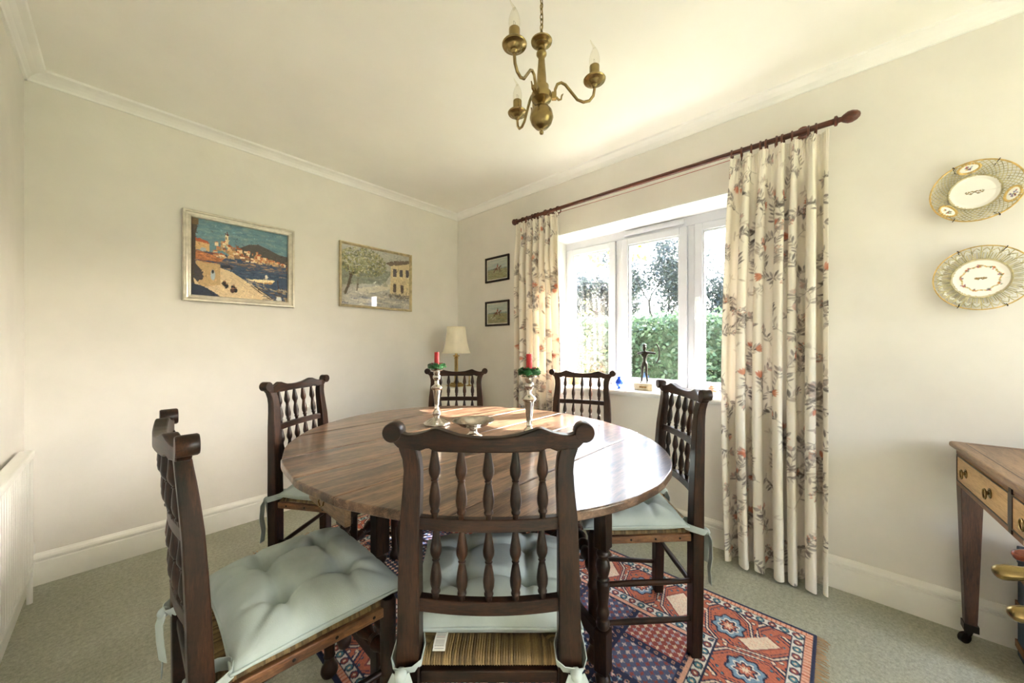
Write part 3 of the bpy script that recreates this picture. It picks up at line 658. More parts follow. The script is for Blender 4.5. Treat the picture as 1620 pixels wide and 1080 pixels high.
def chair_proto():
    t = thing('dining_chair', 'dark oak spindle-back chair', 'chair')
    for s in (-1, 1):
        vv = []; ff = []; n = len(POST)
        for z, xi, xo, y, hy in POST: vv += [(s*xi, y-hy, z), (s*xo, y-hy, z), (s*xo, y+hy, z), (s*xi, y+hy, z)]
        for i in range(n-1):
            for k in range(4): ff.append((4*i+k, 4*i+(k+1) % 4, 4*i+4+(k+1) % 4, 4*i+4+k))
        ff += [(3,2,1,0), (4*n-4, 4*n-3, 4*n-2, 4*n-1)]
        mb = MB(); mb.add(vv, ff); mb.build('back_post', M['oak_z'], t, smooth=True, bevel=0.003, angle=30)
    top = [(0,.954), (.03,.955), (.06,.959), (.085,.966), (.104,.972), (.112,.971), (.13,.963), (.15,.957), (.165,.955), (.176,.957), (.184,.962), (.20,.965)]
    bot = [(0,.925), (.108,.925), (.114,.928), (.120,.9305), (.126,.9305), (.132,.928), (.138,.924), (.150,.925), (.183,.926), (.190,.932), (.20,.944)]
    mb = MB(); bowed_bar(mb, -0.20, 0.20, lambda x: float(np.interp(abs(x), *zip(*top))), lambda x: float(np.interp(abs(x), *zip(*bot))), 0.025, 61, 0.022)
    mb.build('crest_rail', M['oak_x'], t, smooth=True, bevel=0.003, angle=38)
    for s in (-1, 1):
        ye = post_y(0.93)+0.008
        MB().lathe([(0.0185,-0.0175),(0.0205,-0.0145),(0.0205,0.0145),(0.0185,0.0175)], 22, (s*0.199, ye-0.004, 0.9595), (0,1,0)).build('scroll_end', M['oak_x'], t, smooth=True)
    for z0, z1 in ((.753, .780), (.577, .606)):
        mb = MB(); bowed_bar(mb, -0.1485, 0.1485, lambda x: z1, lambda x: z0, 0.016 if z0 > .7 else 0.020, 25, 0.018); mb.build('back_rail', M['oak_x'], t, bevel=0.002)
    PR = [(.0055,0),(.0068,.06),(.0095,.17),(.0122,.28),(.0118,.34),(.0080,.405),(.0062,.43),(.0082,.445),(.0062,.46),(.0074,.50),(.0102,.60),(.0122,.71),(.0114,.79),(.0078,.87),(.0098,.885),(.0098,.91),(.0072,.925),(.0064,1.0)]
    for z1, z0 in ((.927, .779), (.755, .605)):
        for x in SPX:
            a = Vector((x, bow(x, z1), z1)); b = Vector((x*1.02, bow(x, z0), z0)); d = b-a
            MB().lathe([(r, h*d.length) for r, h in PR], 14, a, d).build('spindle', M['oak_z'], t, smooth=True, angle=60)
    # seat: rails, rush, legs
    rw, fw, y0, y1 = 0.178, 0.205, 0.012, 0.385
    for s in (-1, 1):
        vv = []
        for y, w in ((y0+0.01, rw), (y1, fw)): vv += [(s*(w-0.008), y, .424), (s*(w+0.010), y, .424), (s*(w+0.010), y, .450), (s*(w-0.008), y, .450)]
        mb = MB(); mb.add(vv, [(0,1,5,4), (1,2,6,5), (2,3,7,6), (3,0,4,7), (3,2,1,0), (4,5,6,7)]); sr = mb.build('seat_rail', M['oak_light'], t, bevel=0.003)
        for f in (0.12, 0.37, 0.62, 0.87):
            y = y0+0.01+(y1-y0-0.01)*f; w = rw+(fw-rw)*f
            MB().lathe([(0.0042,0),(0.0040,0.001),(0.002,0.0022)], 8, (s*(w+0.0102), y, .437), (s, 0, 0)).build('nail', M['black'], sr, smooth=True)
    MB().box(-fw+0.01, fw-0.01, y1-0.010, y1+0.010, .426, .449).build('seat_rail', M['oak_x'], t, bevel=0.003)
    MB().box(-0.147, 0.147, -0.012, 0.012, .420, .446).build('seat_rail', M['oak_x'], t, bevel=0.003)
    nx, ny = 260, 200; S, Tt = np.meshgrid(np.linspace(-1, 1, nx), np.linspace(0, 1, ny))
    W = (rw-0.004)+(fw-rw+0.004)*Tt; X = S*W; Y = -0.004+(y1+0.012+0.004)*Tt
    d1 = np.abs(Tt-0.5)*2; d2 = np.abs(S); strand = 0.0056
    ph = np.where(d1 > d2, X*1.0, Y)/strand; ridge = np.abs(np.sin(PI*ph)); ridge = np.sqrt(ridge)
    ed = np.minimum((1-d2)*W, np.minimum(Tt, 1-Tt)*0.38); roll = np.sqrt(np.clip(1-(1-np.clip(ed/0.018, 0, 1))**2, 0, 1))
    Zr = 0.449+0.0175*roll+0.0036*ridge - 0.006*np.exp(-((d1-d2)/0.03)**2)*(d2 < .97) + 0.001*np.sin(X*61)*np.sin(Y*47)
    inset = (X**2 < 0.15**2) | (Y > 0.024); X = np.where(Y < 0.022, np.clip(X, -0.146, 0.146), X)
    sid = np.floor(ph).astype(int)+np.where(d1 > d2, 0, 400)+np.where((d1 > d2) & (Tt > .5), 900, 0)+np.where((d1 <= d2) & (S > 0), 1700, 0)
    tone = np.random.default_rng(3).uniform(0.4, 1.4, 4000)[sid % 4000]*(0.85+0.3*np.random.default_rng(4).random(X.shape)); rc = lin((118,98,64))*tone[..., None]
    mkobj('rush_seat', grid_mesh('rush_seat', np.stack([X, Y, Zr], -1), rc), M['rush'], t, smooth=True, angle=180)
    for s in (-1, 1):
        MB().lathe([(0.014,0.0),(0.024,0.004),(0.028,0.016),(0.026,0.030),(0.017,0.046),(0.0155,0.060),(0.019,0.068),(0.0165,0.076),(0.0185,0.13),(0.0205,0.20),(0.0205,0.262),(0.0235,0.268),(0.0235,0.275),(0.0195,0.281),(0.0205,0.36),(0.021,0.43),(0.021,0.458),(0.016,0.466)], 18, (s*0.203, y1-0.004, 0)).build('front_leg', M['oak_z'], t, smooth=True)
        for z, r in ((0.272, .0105), (0.132, .0105)):
            MB().tube([(s*0.174, 0.018, z), (s*0.182, 0.12, z), (s*0.191, 0.24, z), (s*0.202, y1-0.022, z)], [r*.8, r, r*1.05, r*.8], 12).build('side_stretcher', M['oak_y'], t, smooth=True)
    MB().lathe([(0.010,0),(0.012,0.02),(0.019,0.035),(0.020,0.045),(0.013,0.055),(0.018,0.062),(0.012,0.070),(0.014,0.085),(0.023,0.115),(0.0235,0.125),(0.016,0.150),(0.013,0.160),(0.022,0.168),(0.025,0.183),(0.025,0.1835)]
               + [(r, 0.367-h) for r, h in reversed([(0.010,0),(0.012,0.02),(0.019,0.035),(0.020,0.045),(0.013,0.055),(0.018,0.062),(0.012,0.070),(0.014,0.085),(0.023,0.115),(0.0235,0.125),(0.016,0.150),(0.013,0.160),(0.022,0.168)])], 16, (-0.1835, y1-0.004, 0.305), (1,0,0)).build('front_stretcher', M['oak_x'], t, smooth=True)
    MB().tube([(-0.15, 0.002, 0.245), (0, 0.002, 0.245), (0.15, 0.002, 0.245)], [0.009, 0.011, 0.009], 12).build('rear_stretcher', M['oak_x'], t, smooth=True)
    return t

CH_PAD = 0.470      # underside of a cushion on the rush
def cushion_proto():
    t = thing('seat_cushion', 'pale duck-egg tufted seat cushion', 'cushion')
    n = 61; S, Tt = np.meshgrid(np.linspace(-1, 1, n), np.linspace(-1, 1, n)); hx, hy = 0.220, 0.190
    pinch = 1-0.045*(1-np.abs(Tt)**2)*np.abs(S)**8; pinch2 = 1-0.045*(1-np.abs(S)**2)*np.abs(Tt)**8
    X = S*hx*pinch*(1+0.045*Tt); Y = Tt*hy*pinch2   # front a little wider
    dome = np.sqrt(np.clip(1-np.abs(S)**3.2, 0, 1))*np.sqrt(np.clip(1-np.abs(Tt)**3.2, 0, 1))
    top = 0.066*dome; bt = [(sx*0.40, sy*0.38) for sx in (-1, 1) for sy in (-1, 1)]
    for (bx, by) in bt:
        top = top - 0.038*np.exp(-((S-bx)**2+(Tt-by)**2)/0.020)*np.minimum(1, dome*2)
        for (ex, ey) in ((np.sign(bx)*1.0, by), (bx, np.sign(by)*1.0), (-bx, by), (bx, -by), (np.sign(bx)*.9, np.sign(by)*.9)):
            dx, dy = ex-bx, ey-by; l2 = dx*dx+dy*dy; tt = np.clip(((S-bx)*dx+(Tt-by)*dy)/l2, 0, 1); d2 = (S-bx-tt*dx)**2+(Tt-by-tt*dy)**2
            top = top - 0.0125*np.exp(-d2/0.0036)*(1-0.75*tt)*np.minimum(1, dome*1.6)
    wr = 0.0012*np.sin(S*17+Tt*9+2*np.sin(Tt*5))*dome; top = top+wr
    me_t = np.stack([X, Y, 0.018+np.maximum(top, 0)], -1); botz = 0.018-0.018*np.minimum(1, dome*2.2)
    me_b = np.stack([X, Y, botz], -1)[:, ::-1]
    ny, nx, _ = me_t.shape; v = np.concatenate([me_t.reshape(-1, 3), me_b.reshape(-1, 3)]); mb = MB()
    idx = np.arange(n*n).reshape(n, n); q = np.stack([idx[:-1, :-1], idx[:-1, 1:], idx[1:, 1:], idx[1:, :-1]], -1).reshape(-1, 4)
    mb.add(v, [tuple(f) for f in q]+[tuple(f+n*n) for f in q])
    me = bpy.data.meshes.new('pad'); me.from_pydata(mb.v, [], mb.f); bm = bmesh.new(); bm.from_mesh(me); bmesh.ops.remove_doubles(bm, verts=bm.verts, dist=0.0004); bmesh.ops.recalc_face_normals(bm, faces=bm.faces); bm.to_mesh(me); bm.free()
    mkobj('pad', me, M['cushion'], t, smooth=True, angle=180)
    ring = [tuple(me_t[0, k]) for k in range(0, n-1, 2)]+[tuple(me_t[k, -1]) for k in range(0, n-1, 2)]+[tuple(me_t[-1, k]) for k in range(n-1, 0, -2)]+[tuple(me_t[k, 0]) for k in range(n-1, 0, -2)]
    MB().tube(ring, 0.0036, 8, closed=True).build('piping', M['cushion'], t, smooth=True, angle=180)
    for (bx, by) in bt:
        i, j = int((by+1)/2*(n-1)), int((bx+1)/2*(n-1)); p = me_t[i, j]
        MB().lathe([(0.010,-0.008),(0.0135,0.001),(0.012,0.004),(0.006,0.0058),(0.0005,0.006)], 14, (p[0], p[1], p[2]+0.009)).build('button', M['cushion'], t, smooth=True, angle=180)
    for s in (-1, 1):
        oy = -(0.042+hy); z = 0.012; mb = MB()     # cushion frame: the chair post stands at y=oy
        mb.tube([(s*0.178, -hy+0.006, 0.018), (s*0.168, oy+0.045, z+0.004), (s*0.150, oy+0.030, z), (s*0.1435, oy+0.010, z-0.004), (s*0.1435, oy-0.018, z-0.012), (s*0.158, oy-0.0255, z-0.02), (s*0.180, oy-0.0265, z-0.022)], 1, 8, flat=(0.0135, 0.0016))
        mb.tube([(s*0.184, -hy+0.008, 0.018), (s*0.200, oy+0.045, z+0.002), (s*0.2035, oy+0.020, z-0.006), (s*0.2035, oy-0.012, z-0.016), (s*0.196, oy-0.0265, z-0.022), (s*0.182, oy-0.029, z-0.022)], 1, 8, flat=(0.0135, 0.0016))
        mb.lathe([(0.004,-0.012),(0.011,-0.008),(0.0135,0),(0.011,0.008),(0.004,0.012)], 12, (s*0.182, oy-0.034, z-0.024), (1,0.2,0.3))
        mb.tube([(s*0.186, oy-0.036, z-0.026), (s*0.196, oy-0.042, z-0.045), (s*0.204, oy-0.040, z-0.10), (s*0.200, oy-0.035, z-0.15), (s*0.206, oy-0.036, z-0.20)], 1, 8, flat=(0.0155, 0.0015), up=(1,0,0))
        mb.tube([(s*0.178, oy-0.036, z-0.026), (s*0.168, oy-0.043, z-0.045), (s*0.162, oy-0.041, z-0.09), (s*0.166, oy-0.036, z-0.14)], 1, 8, flat=(0.0155, 0.0015), up=(1,0.3,0))
        mb.build('tie', M['cushion'], t, smooth=True, angle=60)
    return t
proto, cproto = chair_proto(), cushion_proto()
CHAIRS = [   # origin (between the back posts on the floor), facing angle, label, cushion shift, cushion turn, cushion label
    ((0.535, 0.555), 42.43, 'dark oak spindle-back chair nearest the camera, seen from behind', (0, 0), 0, 'pale tufted cushion behind the spindles of the nearest chair'),
    ((1.556, 0.500), 131.65, 'dark oak spindle-back chair in front of the right-hand floral curtain', (0, 0), 0, 'pale cushion on the chair by the right-hand curtain'),
    ((0.104, 1.103), 0.0, 'dark oak spindle-back chair seen side-on, nearest the radiator', (0.0, 0.0), 0, 'large pale tufted cushion at lower left, on the side-on chair'),
    ((0.597, 1.943), -54.3, 'dark oak spindle-back chair below the large harbour painting', (0, 0), 0, 'pale cushion on the chair below the harbour painting'),
    ((1.562, 1.956), 225.4, 'dark oak spindle-back chair in front of the corner lamp', (0, 0), 0, 'pale cushion hidden behind the table on the chair before the lamp'),
    ((2.028, 1.240), 201.0, 'spindle-back chair with its back against the window sill beside the archer', (0, 0), 0, 'pale cushion on the chair backing onto the window sill')]
cush = []
for i, ((u, v), fa, lab, sh, ct, clab) in enumerate(CHAIRS):
    c = proto if i == 0 else copy_tree(proto)
    c.location = (u, v, 0.002 if i == 2 else 0.0098); c.rotation_euler = (0, 0, math.radians(fa-90)); tag(c, lab, 'chair', 'dining chairs around the table')
    k = cproto if i == 0 else copy_tree(cproto)
    R = Matrix.Rotation(math.radians(fa-90), 2); off = R @ Vector((sh[0], 0.042+0.190+sh[1]))
    k.location = (u+off.x, v+off.y, c.location.z+CH_PAD); k.rotation_euler = (0, 0, math.radians(fa-90+ct)); tag(k, clab, 'cushion', 'tie-on seat cushions'); cush.append(k)
# printed care label lying on the rush behind the nearest cushion
cv = Canvas(0.0275, 0.064, 0.0004, (238,236,228))
for k in range(17):
    y = 0.006+k*0.0033
    if k in (5, 10): continue
    x = 0.004; g = random.Random(k)
    while x < 0.023:
        w = g.uniform(0.001, 0.003); cv.line([(x, 0.064-y), (min(x+w, 0.0235), 0.064-y)], 0.0009, (190,90,90) if k == 8 else (90,90,92)); x += w+0.0008
me = grid_mesh('care_label', np.stack([cv.X-0.0137-0.112, cv.Y*0.95-0.224, 0.006+0.003*np.sin(cv.Y*60)-0.004*(cv.Y < 0.008)], -1), cv.C)
lb = mkobj('care_label', me, M['tagpaint'], cush[0]); so = lb.modifiers.new('s', 'SOLIDIFY'); so.thickness = 0.0006; lb['label'] = 'white printed care label'
# ---------------------------------------------------------------- curtain pole, rings, curtains
PU, PZ, PR_ = 2.200, 2.176, 0.0135
pole = thing('curtain_pole', 'long mahogany curtain pole with turned finials above the window', 'curtain pole', (PU, 0.96, PZ))
MB().tube([(0, -0.945, 0), (0, 0.99, 0)], PR_, 14).build('rod', M['mahog'], pole, smooth=True)
FIN = [(0.0135,0),(0.0135,0.004),(0.022,0.008),(0.022,0.016),(0.012,0.021),(0.011,0.030),(0.017,0.037),(0.025,0.052),(0.0255,0.066),(0.020,0.082),(0.010,0.092),(0.002,0.094)]
MB().lathe(FIN, 18, (0, -0.945, 0), (0,-1,0)).build('finial', M['mahog'], pole, smooth=True)
MB().lathe([(r, h*0.55) for r, h in FIN], 18, (0, 0.99, 0), (0,1,0)).build('finial', M['mahog'], pole, smooth=True)
for vb in (0.12, 1.665):
    MB().lathe([(0.030,0),(0.030,0.010),(0.016,0.016),(0.012,0.022),(0.012,A-PU-0.022),(0.018,A-PU-0.016),(0.024,A-PU)][::1], 16, (A-PU, vb-0.96, 0), (-1,0,0)).build('bracket', M['mahog'], pole, smooth=True)
RV_ = [0.414, 0.370, 0.328, 0.287, 0.263, 0.223, 0.197, 0.161, 0.098, 0.073]
RVL = [1.885, 1.845, 1.785, 1.755, 1.728, 1.605, 1.54]
def ringmesh():
    mb = MB(); mb.tube([(0.0235*math.cos(a), 0, 0.0235*math.sin(a)) for a in np.linspace(0, 2*PI, 21)[:-1]], 0.0046, 8, closed=True)
    mb.tube([(0, 0, -0.027), (0, 0, -0.036)], 0.0022, 6)
    mb.tube([(0.004*math.cos(a), 0, -0.040+0.004*math.sin(a)) for a in np.linspace(0, 2*PI, 9)[:-1]], 0.0012, 5, closed=True)
    return mb.build('curtain_ring', M['mahog'], None, smooth=True)
rg = ringmesh(); first = True
ORD = ['first', 'second', 'third', 'fourth', 'fifth', 'sixth', 'seventh', 'eighth', 'ninth', 'tenth']
for side, vs_, lab in (('right', RV_, 'mahogany ring on the pole above the right-hand curtain'), ('left', RVL, 'mahogany ring on the pole above the left-hand curtain')):
    for v in vs_:
        o = rg if first else rg.copy()
        if not first: COL.objects.link(o)
        first = False; o.location = (PU, v, PZ-0.0095); o.rotation_euler = (0, 0, random.uniform(-.25, .25))
        kk = vs_.index(v) if side == 'right' else len(vs_)-1-vs_.index(v)
        tag(o, '%s mahogany ring from the window middle on the %s-hand curtain' % (ORD[kk], side), 'curtain ring', 'rings of the %s-hand curtain' % side)
MB().tube([(0.012, 0.57, -0.026), (0.012, 0.0, -0.031), (0.012, -0.54, -0.026)], 0.0016, 6).build('draw_cord', M['redcord'], pole)['label'] = 'thin red draw cord'

def floral(w, h, res, seed):
    cv = Canvas(w, h, res, (247,242,232)); r = random.Random(seed)
    GR = [(128,118,116), (146,136,132), (108,100,100), (176,166,158), (198,188,178)]; CO_ = [(212,140,112), (222,160,134), (204,126,104), (228,190,174)]
    def sprig(x, y, ang, ln):
        pts = [(x, y)]; a = ang; n = 9; cg = r.choice(GR[:3]); bend = r.uniform(-.22, .22)
        for k in range(n): a += bend+r.uniform(-.12, .12); pts.append((pts[-1][0]+math.cos(a)*ln/n, pts[-1][1]+math.sin(a)*ln/n))
        cv.line(pts, 0.0022, cg, 0.8)
        for k in range(2, n+1):
            for s in (-1, 1):
                if r.random() < 0.28: continue
                la = a-bend*(n-k)*1.0+s*r.uniform(.6, 1.1); l = r.uniform(0.010, 0.021); px, py = pts[k]
                cv.ell(px+math.cos(la)*l, py+math.sin(la)*l, l, l*r.uniform(.22, .36), la, r.choice(GR), r.uniform(.6, .95), True)
        ex, ey = pts[-1]; t = r.random()
        if t < 0.28:        # bell flower with petals
            c1 = r.choice(CO_); l = r.uniform(0.014, 0.022)
            for da in (-0.5, -0.17, 0.17, 0.5): cv.ell(ex+math.cos(a+da)*l, ey+math.sin(a+da)*l, l, l*0.30, a+da, c1 if abs(da) > .3 else r.choice(CO_), 0.9, True)
            cv.ell(ex, ey, 0.006, 0.004, a, r.choice(GR[:3]))
        elif t < 0.6:       # round dotted head
            for k in range(26): rr_ = 0.022*math.sqrt(r.random()); q = r.uniform(0, 2*PI); cv.ell(ex+rr_*math.cos(q), ey+rr_*math.sin(q), 0.0028, 0.0022, q, r.choice(GR[:3]+CO_[:2]), 0.85)
        else:
            for k in range(7): q = a+r.uniform(-1.3, 1.3); cv.ell(ex+0.012*math.cos(q), ey+0.012*math.sin(q), 0.013, 0.005, q, r.choice([(204,190,184), (178,168,164), (224,196,184)]), 0.8, True)
    n = int(w*h*84)
    for k in range(n): sprig(r.uniform(-0.03, w+0.03), r.uniform(-0.05, h), r.uniform(0.5, 2.7) if r.random() < .8 else r.uniform(-2.6, -.5), r.uniform(0.08, 0.17))
    for k in range(int(w*h*40)):
        x, y = r.uniform(0, w), r.uniform(0, h)
        for j in range(5): q = r.uniform(0, 2*PI); cv.ell(x+0.02*math.cos(q), y+0.012*math.sin(q), 0.016, 0.004, q, (200,190,180), 0.5, True)
    return cv
def curtain(name, label, v0, v1, ztop, folds, cloth_w, res, seed, lead, uc, amp):
    """v0: leading edge over the window, v1: outer edge; lead: how far the leading edge wanders"""
    hgt = ztop-0.014; cv = floral(cloth_w, hgt, res, seed); s = cv.X/cloth_w; t = 1-cv.Y/hgt      # t: 0 top, 1 bottom
    r = np.random.default_rng(seed); wsum = np.cumsum(r.uniform(0.7, 1.3, folds)); wsum = np.concatenate([[0], wsum])/wsum[-1]
    ph = np.interp(s, wsum, np.arange(folds+1))*2*PI
    am = amp*(0.38+0.62*np.clip(t/0.16, 0, 1))*(1+0.14*np.sin(ph*0.5+seed))*(0.9+0.25*t)
    hp = np.exp(-((t-0.055)/0.03)**2)                                                   # gathered heading
    v = v0+(v1-v0)*s + (0.52*am)*np.sin(2*ph)*np.clip(t/0.15, 0.15, 1)*np.sign(v1-v0)*0.36
    v = v + (1-s)*lead*np.sin(np.clip(t, 0, 1)*PI*0.85)
    u = uc - am*np.cos(ph)*(1-0.30*hp) + 0.005*np.sin(ph*2.7+t*5)*t + 0.004*np.sin(t*9+s*4)*t
    u = u - 0.004*np.sin(ph*6)*np.clip(1-t/0.07, 0, 1)
    z = 0.014+(ztop-0.014)*(1-t) + 0.006*np.cos(ph+1)*np.clip((t-0.9)/0.1, 0, 1)
    root = thing(name, label, 'curtain', (uc, (v0+v1)/2, 0), 0, 'pair of floral window curtains')
    me = grid_mesh('curtain_drop', np.stack([u-uc, v-(v0+v1)/2, z], -1), cv.C); o = mkobj('curtain_drop', me, M['curtain'], root, smooth=True, angle=180)
    so = o.modifiers.new('s', 'SOLIDIFY'); so.thickness = 0.003
    return root
curtain('floral_curtain', 'cream floral curtain at the right of the window, full length in view', 0.418, 0.028, 2.140, 6, 0.98, 0.0030, 4, 0.035, 2.188, 0.050)
curtain('floral_curtain', 'cream floral curtain at the left of the window, partly behind the table', 1.530, 1.945, 2.140, 7, 0.92, 0.0042, 9, -0.05, 2.188, 0.040)

# ---------------------------------------------------------------- pictures
def frame_poly(mb, fn, w, h, prof):
    """mitred moulding round a w x h opening-outer rectangle; prof: (inset, height) rows from outer edge in"""
    vv = []; n = len(prof)
    for (sx, sy) in ((-1,-1), (1,-1), (1,1), (-1,1)):
        for ins, ht in prof: vv.append(fn(sx*(w/2-ins), sy*(h/2-ins), ht))
    ff = []
    for k in range(4):
        k2 = (k+1) % 4
        for i in range(n): j = (i+1) % n; ff.append((k*n+i, k2*n+i, k2*n+j, k*n+j))
    mb.add(vv, ff); return mb
def picture(name, label, fn, loc, w, h, prof, inset, cv, fmat, glass, mountw=0.0, pm='print'):
    t = thing(name, label, 'picture', loc)
    frame_poly(MB(), fn, w, h, prof).build('frame', M[fmat], t, bevel=0.001)
    iw, ih = w-2*inset, h-2*inset
    MB().prism([(-w/2+0.006, -h/2+0.006), (w/2-0.006, -h/2+0.006), (w/2-0.006, h/2-0.006), (-w/2+0.006, h/2-0.006)], lambda a, b, q: fn(a, b, q), 0.001, 0.004).build('backboard', M['mount'], t)
    d = 0.006
    if mountw: frame_poly(MB(), fn, iw+0.004, ih+0.004, [(0, 0.0042), (0, 0.0075), (mountw, 0.0075), (mountw, 0.0042)]).build('mount', M['mount'], t); iw -= 2*mountw; ih -= 2*mountw
    x = cv.X/cv.w*(iw+0.003)-(iw+0.003)/2; y = cv.Y/cv.h*(ih+0.003)-(ih+0.003)/2; P = np.array([[fn(a, b, d) for a, b in zip(r1, r2)] for r1, r2 in zip(x, y)])
    o = mkobj('canvas', grid_mesh('canvas', P, cv.C), M[pm], t)
    if glass:
        g = MB(); iw2, ih2 = w-2*inset+0.002, h-2*inset+0.002
        g.prism([(-iw2/2, -ih2/2), (iw2/2, -ih2/2), (iw2/2, ih2/2), (-iw2/2, ih2/2)], lambda a, b, q: fn(a, b, q), 0.0095, 0.0115).build('glazing', M['picglass'], t)
    return t
back_fn = lambda a, b, d: (a, -d, b)
side_fn = lambda a, b, d: (-d, -a, b)          # seen from the room, right is -y
# harbour
cv = Canvas(0.50, 0.46, 0.0022, (104,138,152)); r = random.Random(2); W_, H_ = 0.50, 0.46
for k in range(260): cv.ell(r.uniform(0, W_), r.uniform(0.31, H_), r.uniform(.01, .04), r.uniform(.003, .008), r.uniform(-.3, .3), r.choice([(96,130,146), (120,150,158), (84,118,138), (140,160,160)]), .4)
cv.poly([(0.2,0.30),(0.28,0.352),(0.33,0.362),(0.38,0.345),(0.45,0.315),(0.5,0.31),(0.5,0.25),(0.2,0.25)], (84,80,78))
cv.poly([(0,0.0),(0.5,0),(0.5,0.25),(0,0.27)], (58,76,104))
for k in range(150):      # town
    x = r.uniform(0.10, 0.50); top = 0.335-0.10*max(0, (x-0.17))/0.33-0.02*r.random(); y = r.uniform(0.235, top); w = r.uniform(.008, .026); hh = r.uniform(.008, .022)
    cv.poly([(x,y),(x+w,y),(x+w,y+hh),(x,y+hh)], r.choice([(214,180,132), (196,156,112), (226,200,160), (170,132,98), (150,116,92), (232,212,180), (128,96,78)]), .95)
    if r.random() < .6: cv.poly([(x-.002,y+hh),(x+w+.002,y+hh),(x+w*.8,y+hh+.006),(x+w*.2,y+hh+.006)], r.choice([(178,98,66), (196,116,78), (156,84,60)]))
cv.poly([(0.158,0.33),(0.176,0.33),(0.175,0.385),(0.16,0.385)], (226,204,168)); cv.poly([(0.156,0.385),(0.179,0.385),(0.168,0.412)], (96,62,58)); cv.poly([(0.162,0.36),(0.166,0.36),(0.166,0.375),(0.162,0.375)], (84,70,66))
for k in range(170): x = r.uniform(.12, .5); y = r.gauss(.215, .02); cv.ell(x, y, r.uniform(.006, .02), .0022, 0, r.choice([(150,120,98), (196,160,124), (96,86,92), (70,84,110), (120,96,84)]), .75)
for k in range(140): cv.ell(r.uniform(.15, .5), r.uniform(.06, .2), r.uniform(.008, .03), .0025, r.uniform(-.1, .1), r.choice([(48,64,94), (74,92,120), (40,54,82), (96,110,130)]), .6)
cv.poly([(0,0),(0.42,0),(0.36,0.05),(0.27,0.11),(0.19,0.165),(0.13,0.18),(0,0.16)], (214,192,158))
for k in range(160): cv.ell(r.uniform(.03, .36), r.uniform(.0, .13), r.uniform(.006, .03), .003, r.uniform(-.7, -.3), r.choice([(224,204,172), (198,172,138), (206,182,146), (186,162,134)]), .5)
cv.poly([(0.05,0.05),(0.135,0.075),(0.135,0.20),(0.02,0.21),(0.02,0.09)], (190,160,120)); cv.poly([(0.02,0.19),(0.05,0.15),(0.055,0.10),(0.03,0.08),(0.0,0.12),(0,0.2)], (66,62,66))
cv.poly([(0.0,0.215),(0.135,0.215),(0.15,0.235),(0.06,0.262),(0.01,0.275)], (186,120,80)); cv.poly([(0.0,0.275),(0.085,0.27),(0.085,0.315),(0.0,0.325)], (206,170,122)); cv.poly([(-0.01,0.325),(0.09,0.315),(0.07,0.333),(0.02,0.343)], (176,92,62))
for k in range(70): cv.ell(r.uniform(.02, .13), r.uniform(.2, .27), r.uniform(.004, .012), .003, r.uniform(-.5, .2), r.choice([(160,92,62), (206,140,96), (130,76,58), (90,70,66)]), .6)
cv.ell(0.055, 0.277, 0.014, 0.012, 0, (176,186,190)); cv.ell(0.10, 0.13, 0.011, 0.032, 0, (176,188,196)); cv.ell(0.10, 0.15, 0.006, 0.012, 0, (44,44,54))
cv.poly([(0,0),(0.0,0.46),(0.03,0.46),(0.028,0.4),(0.02,0.36),(0.022,0.24),(0.012,0.10),(0.02,0.05)], (74,66,62)); cv.poly([(0.0,0.42),(0.034,0.42),(0.034,0.46),(0,0.46)], (112,92,70))
cv.poly([(0,0),(0,0.07),(0.05,0.06),(0.10,0.03),(0.14,0.0)], (50,58,76))
for (x, y) in ((0.155,0.085), (0.165,0.07), (0.20,0.065), (0.21,0.05), (0.195,0.045)): cv.ell(x, y, .011, .015, r.uniform(-.5, .5), r.choice([(56,44,44), (80,56,50), (40,38,46)])); cv.ell(x+.002, y+.015, .005, .005, 0, (150,104,82))
for x in np.linspace(.145, .19, 6): cv.ell(x, .19+r.uniform(-.006, .004), .005, .010, 0, (44,48,62))
cv.poly([(0.265,0.125),(0.30,0.118),(0.40,0.112),(0.425,0.135),(0.415,0.14),(0.33,0.134)], (226,208,168)); cv.poly([(0.30,0.113),(0.40,0.108),(0.415,0.118),(0.40,0.122)], (178,136,92)); cv.ell(0.375, 0.155, .008, .015, 0, (222,214,200)); cv.line([(0.36,0.105),(0.362,0.15)], .003, (230,214,180))
for q in (((0.29,0.09),(0.34,0.05),(0.40,0.01)), ((0.31,0.085),(0.39,0.055),(0.47,0.03)), ((0.33,0.07),(0.41,0.02)), ((0.44,0.14),(0.45,0.03)), ((0.42,0.075),(0.5,0.02)), ((0.40,0.05),(0.47,0.09))): cv.line(list(q), .005, (58,48,46))
for k in range(60): cv.ell(r.uniform(.36, .5), r.uniform(.0, .08), r.uniform(.006, .02), .004, r.uniform(-.8, .3), r.choice([(60,52,50), (150,124,96), (92,84,84), (200,180,150), (66,76,96)]), .7)
cv.poly([(0.43,0.005),(0.465,0.005),(0.46,0.03),(0.435,0.03)], (214,216,214)); cv.dab(1500, .0055, .3); cv.C = np.clip(cv.C*1.18+.01, 0, 1); cv.fuzz(.06)
picture('harbour_painting', 'large painting of a sunlit harbour town in a silvered frame', back_fn, (0.523, B-0.001, 1.684), 0.580, 0.540,
        [(0, 0.001), (0, 0.026), (0.004, 0.030), (0.011, 0.030), (0.015, 0.023), (0.026, 0.019), (0.030, 0.022), (0.036, 0.020), (0.040, 0.011), (0.040, 0.001)], 0.039, cv, 'silverframe', False, 0, 'paint')
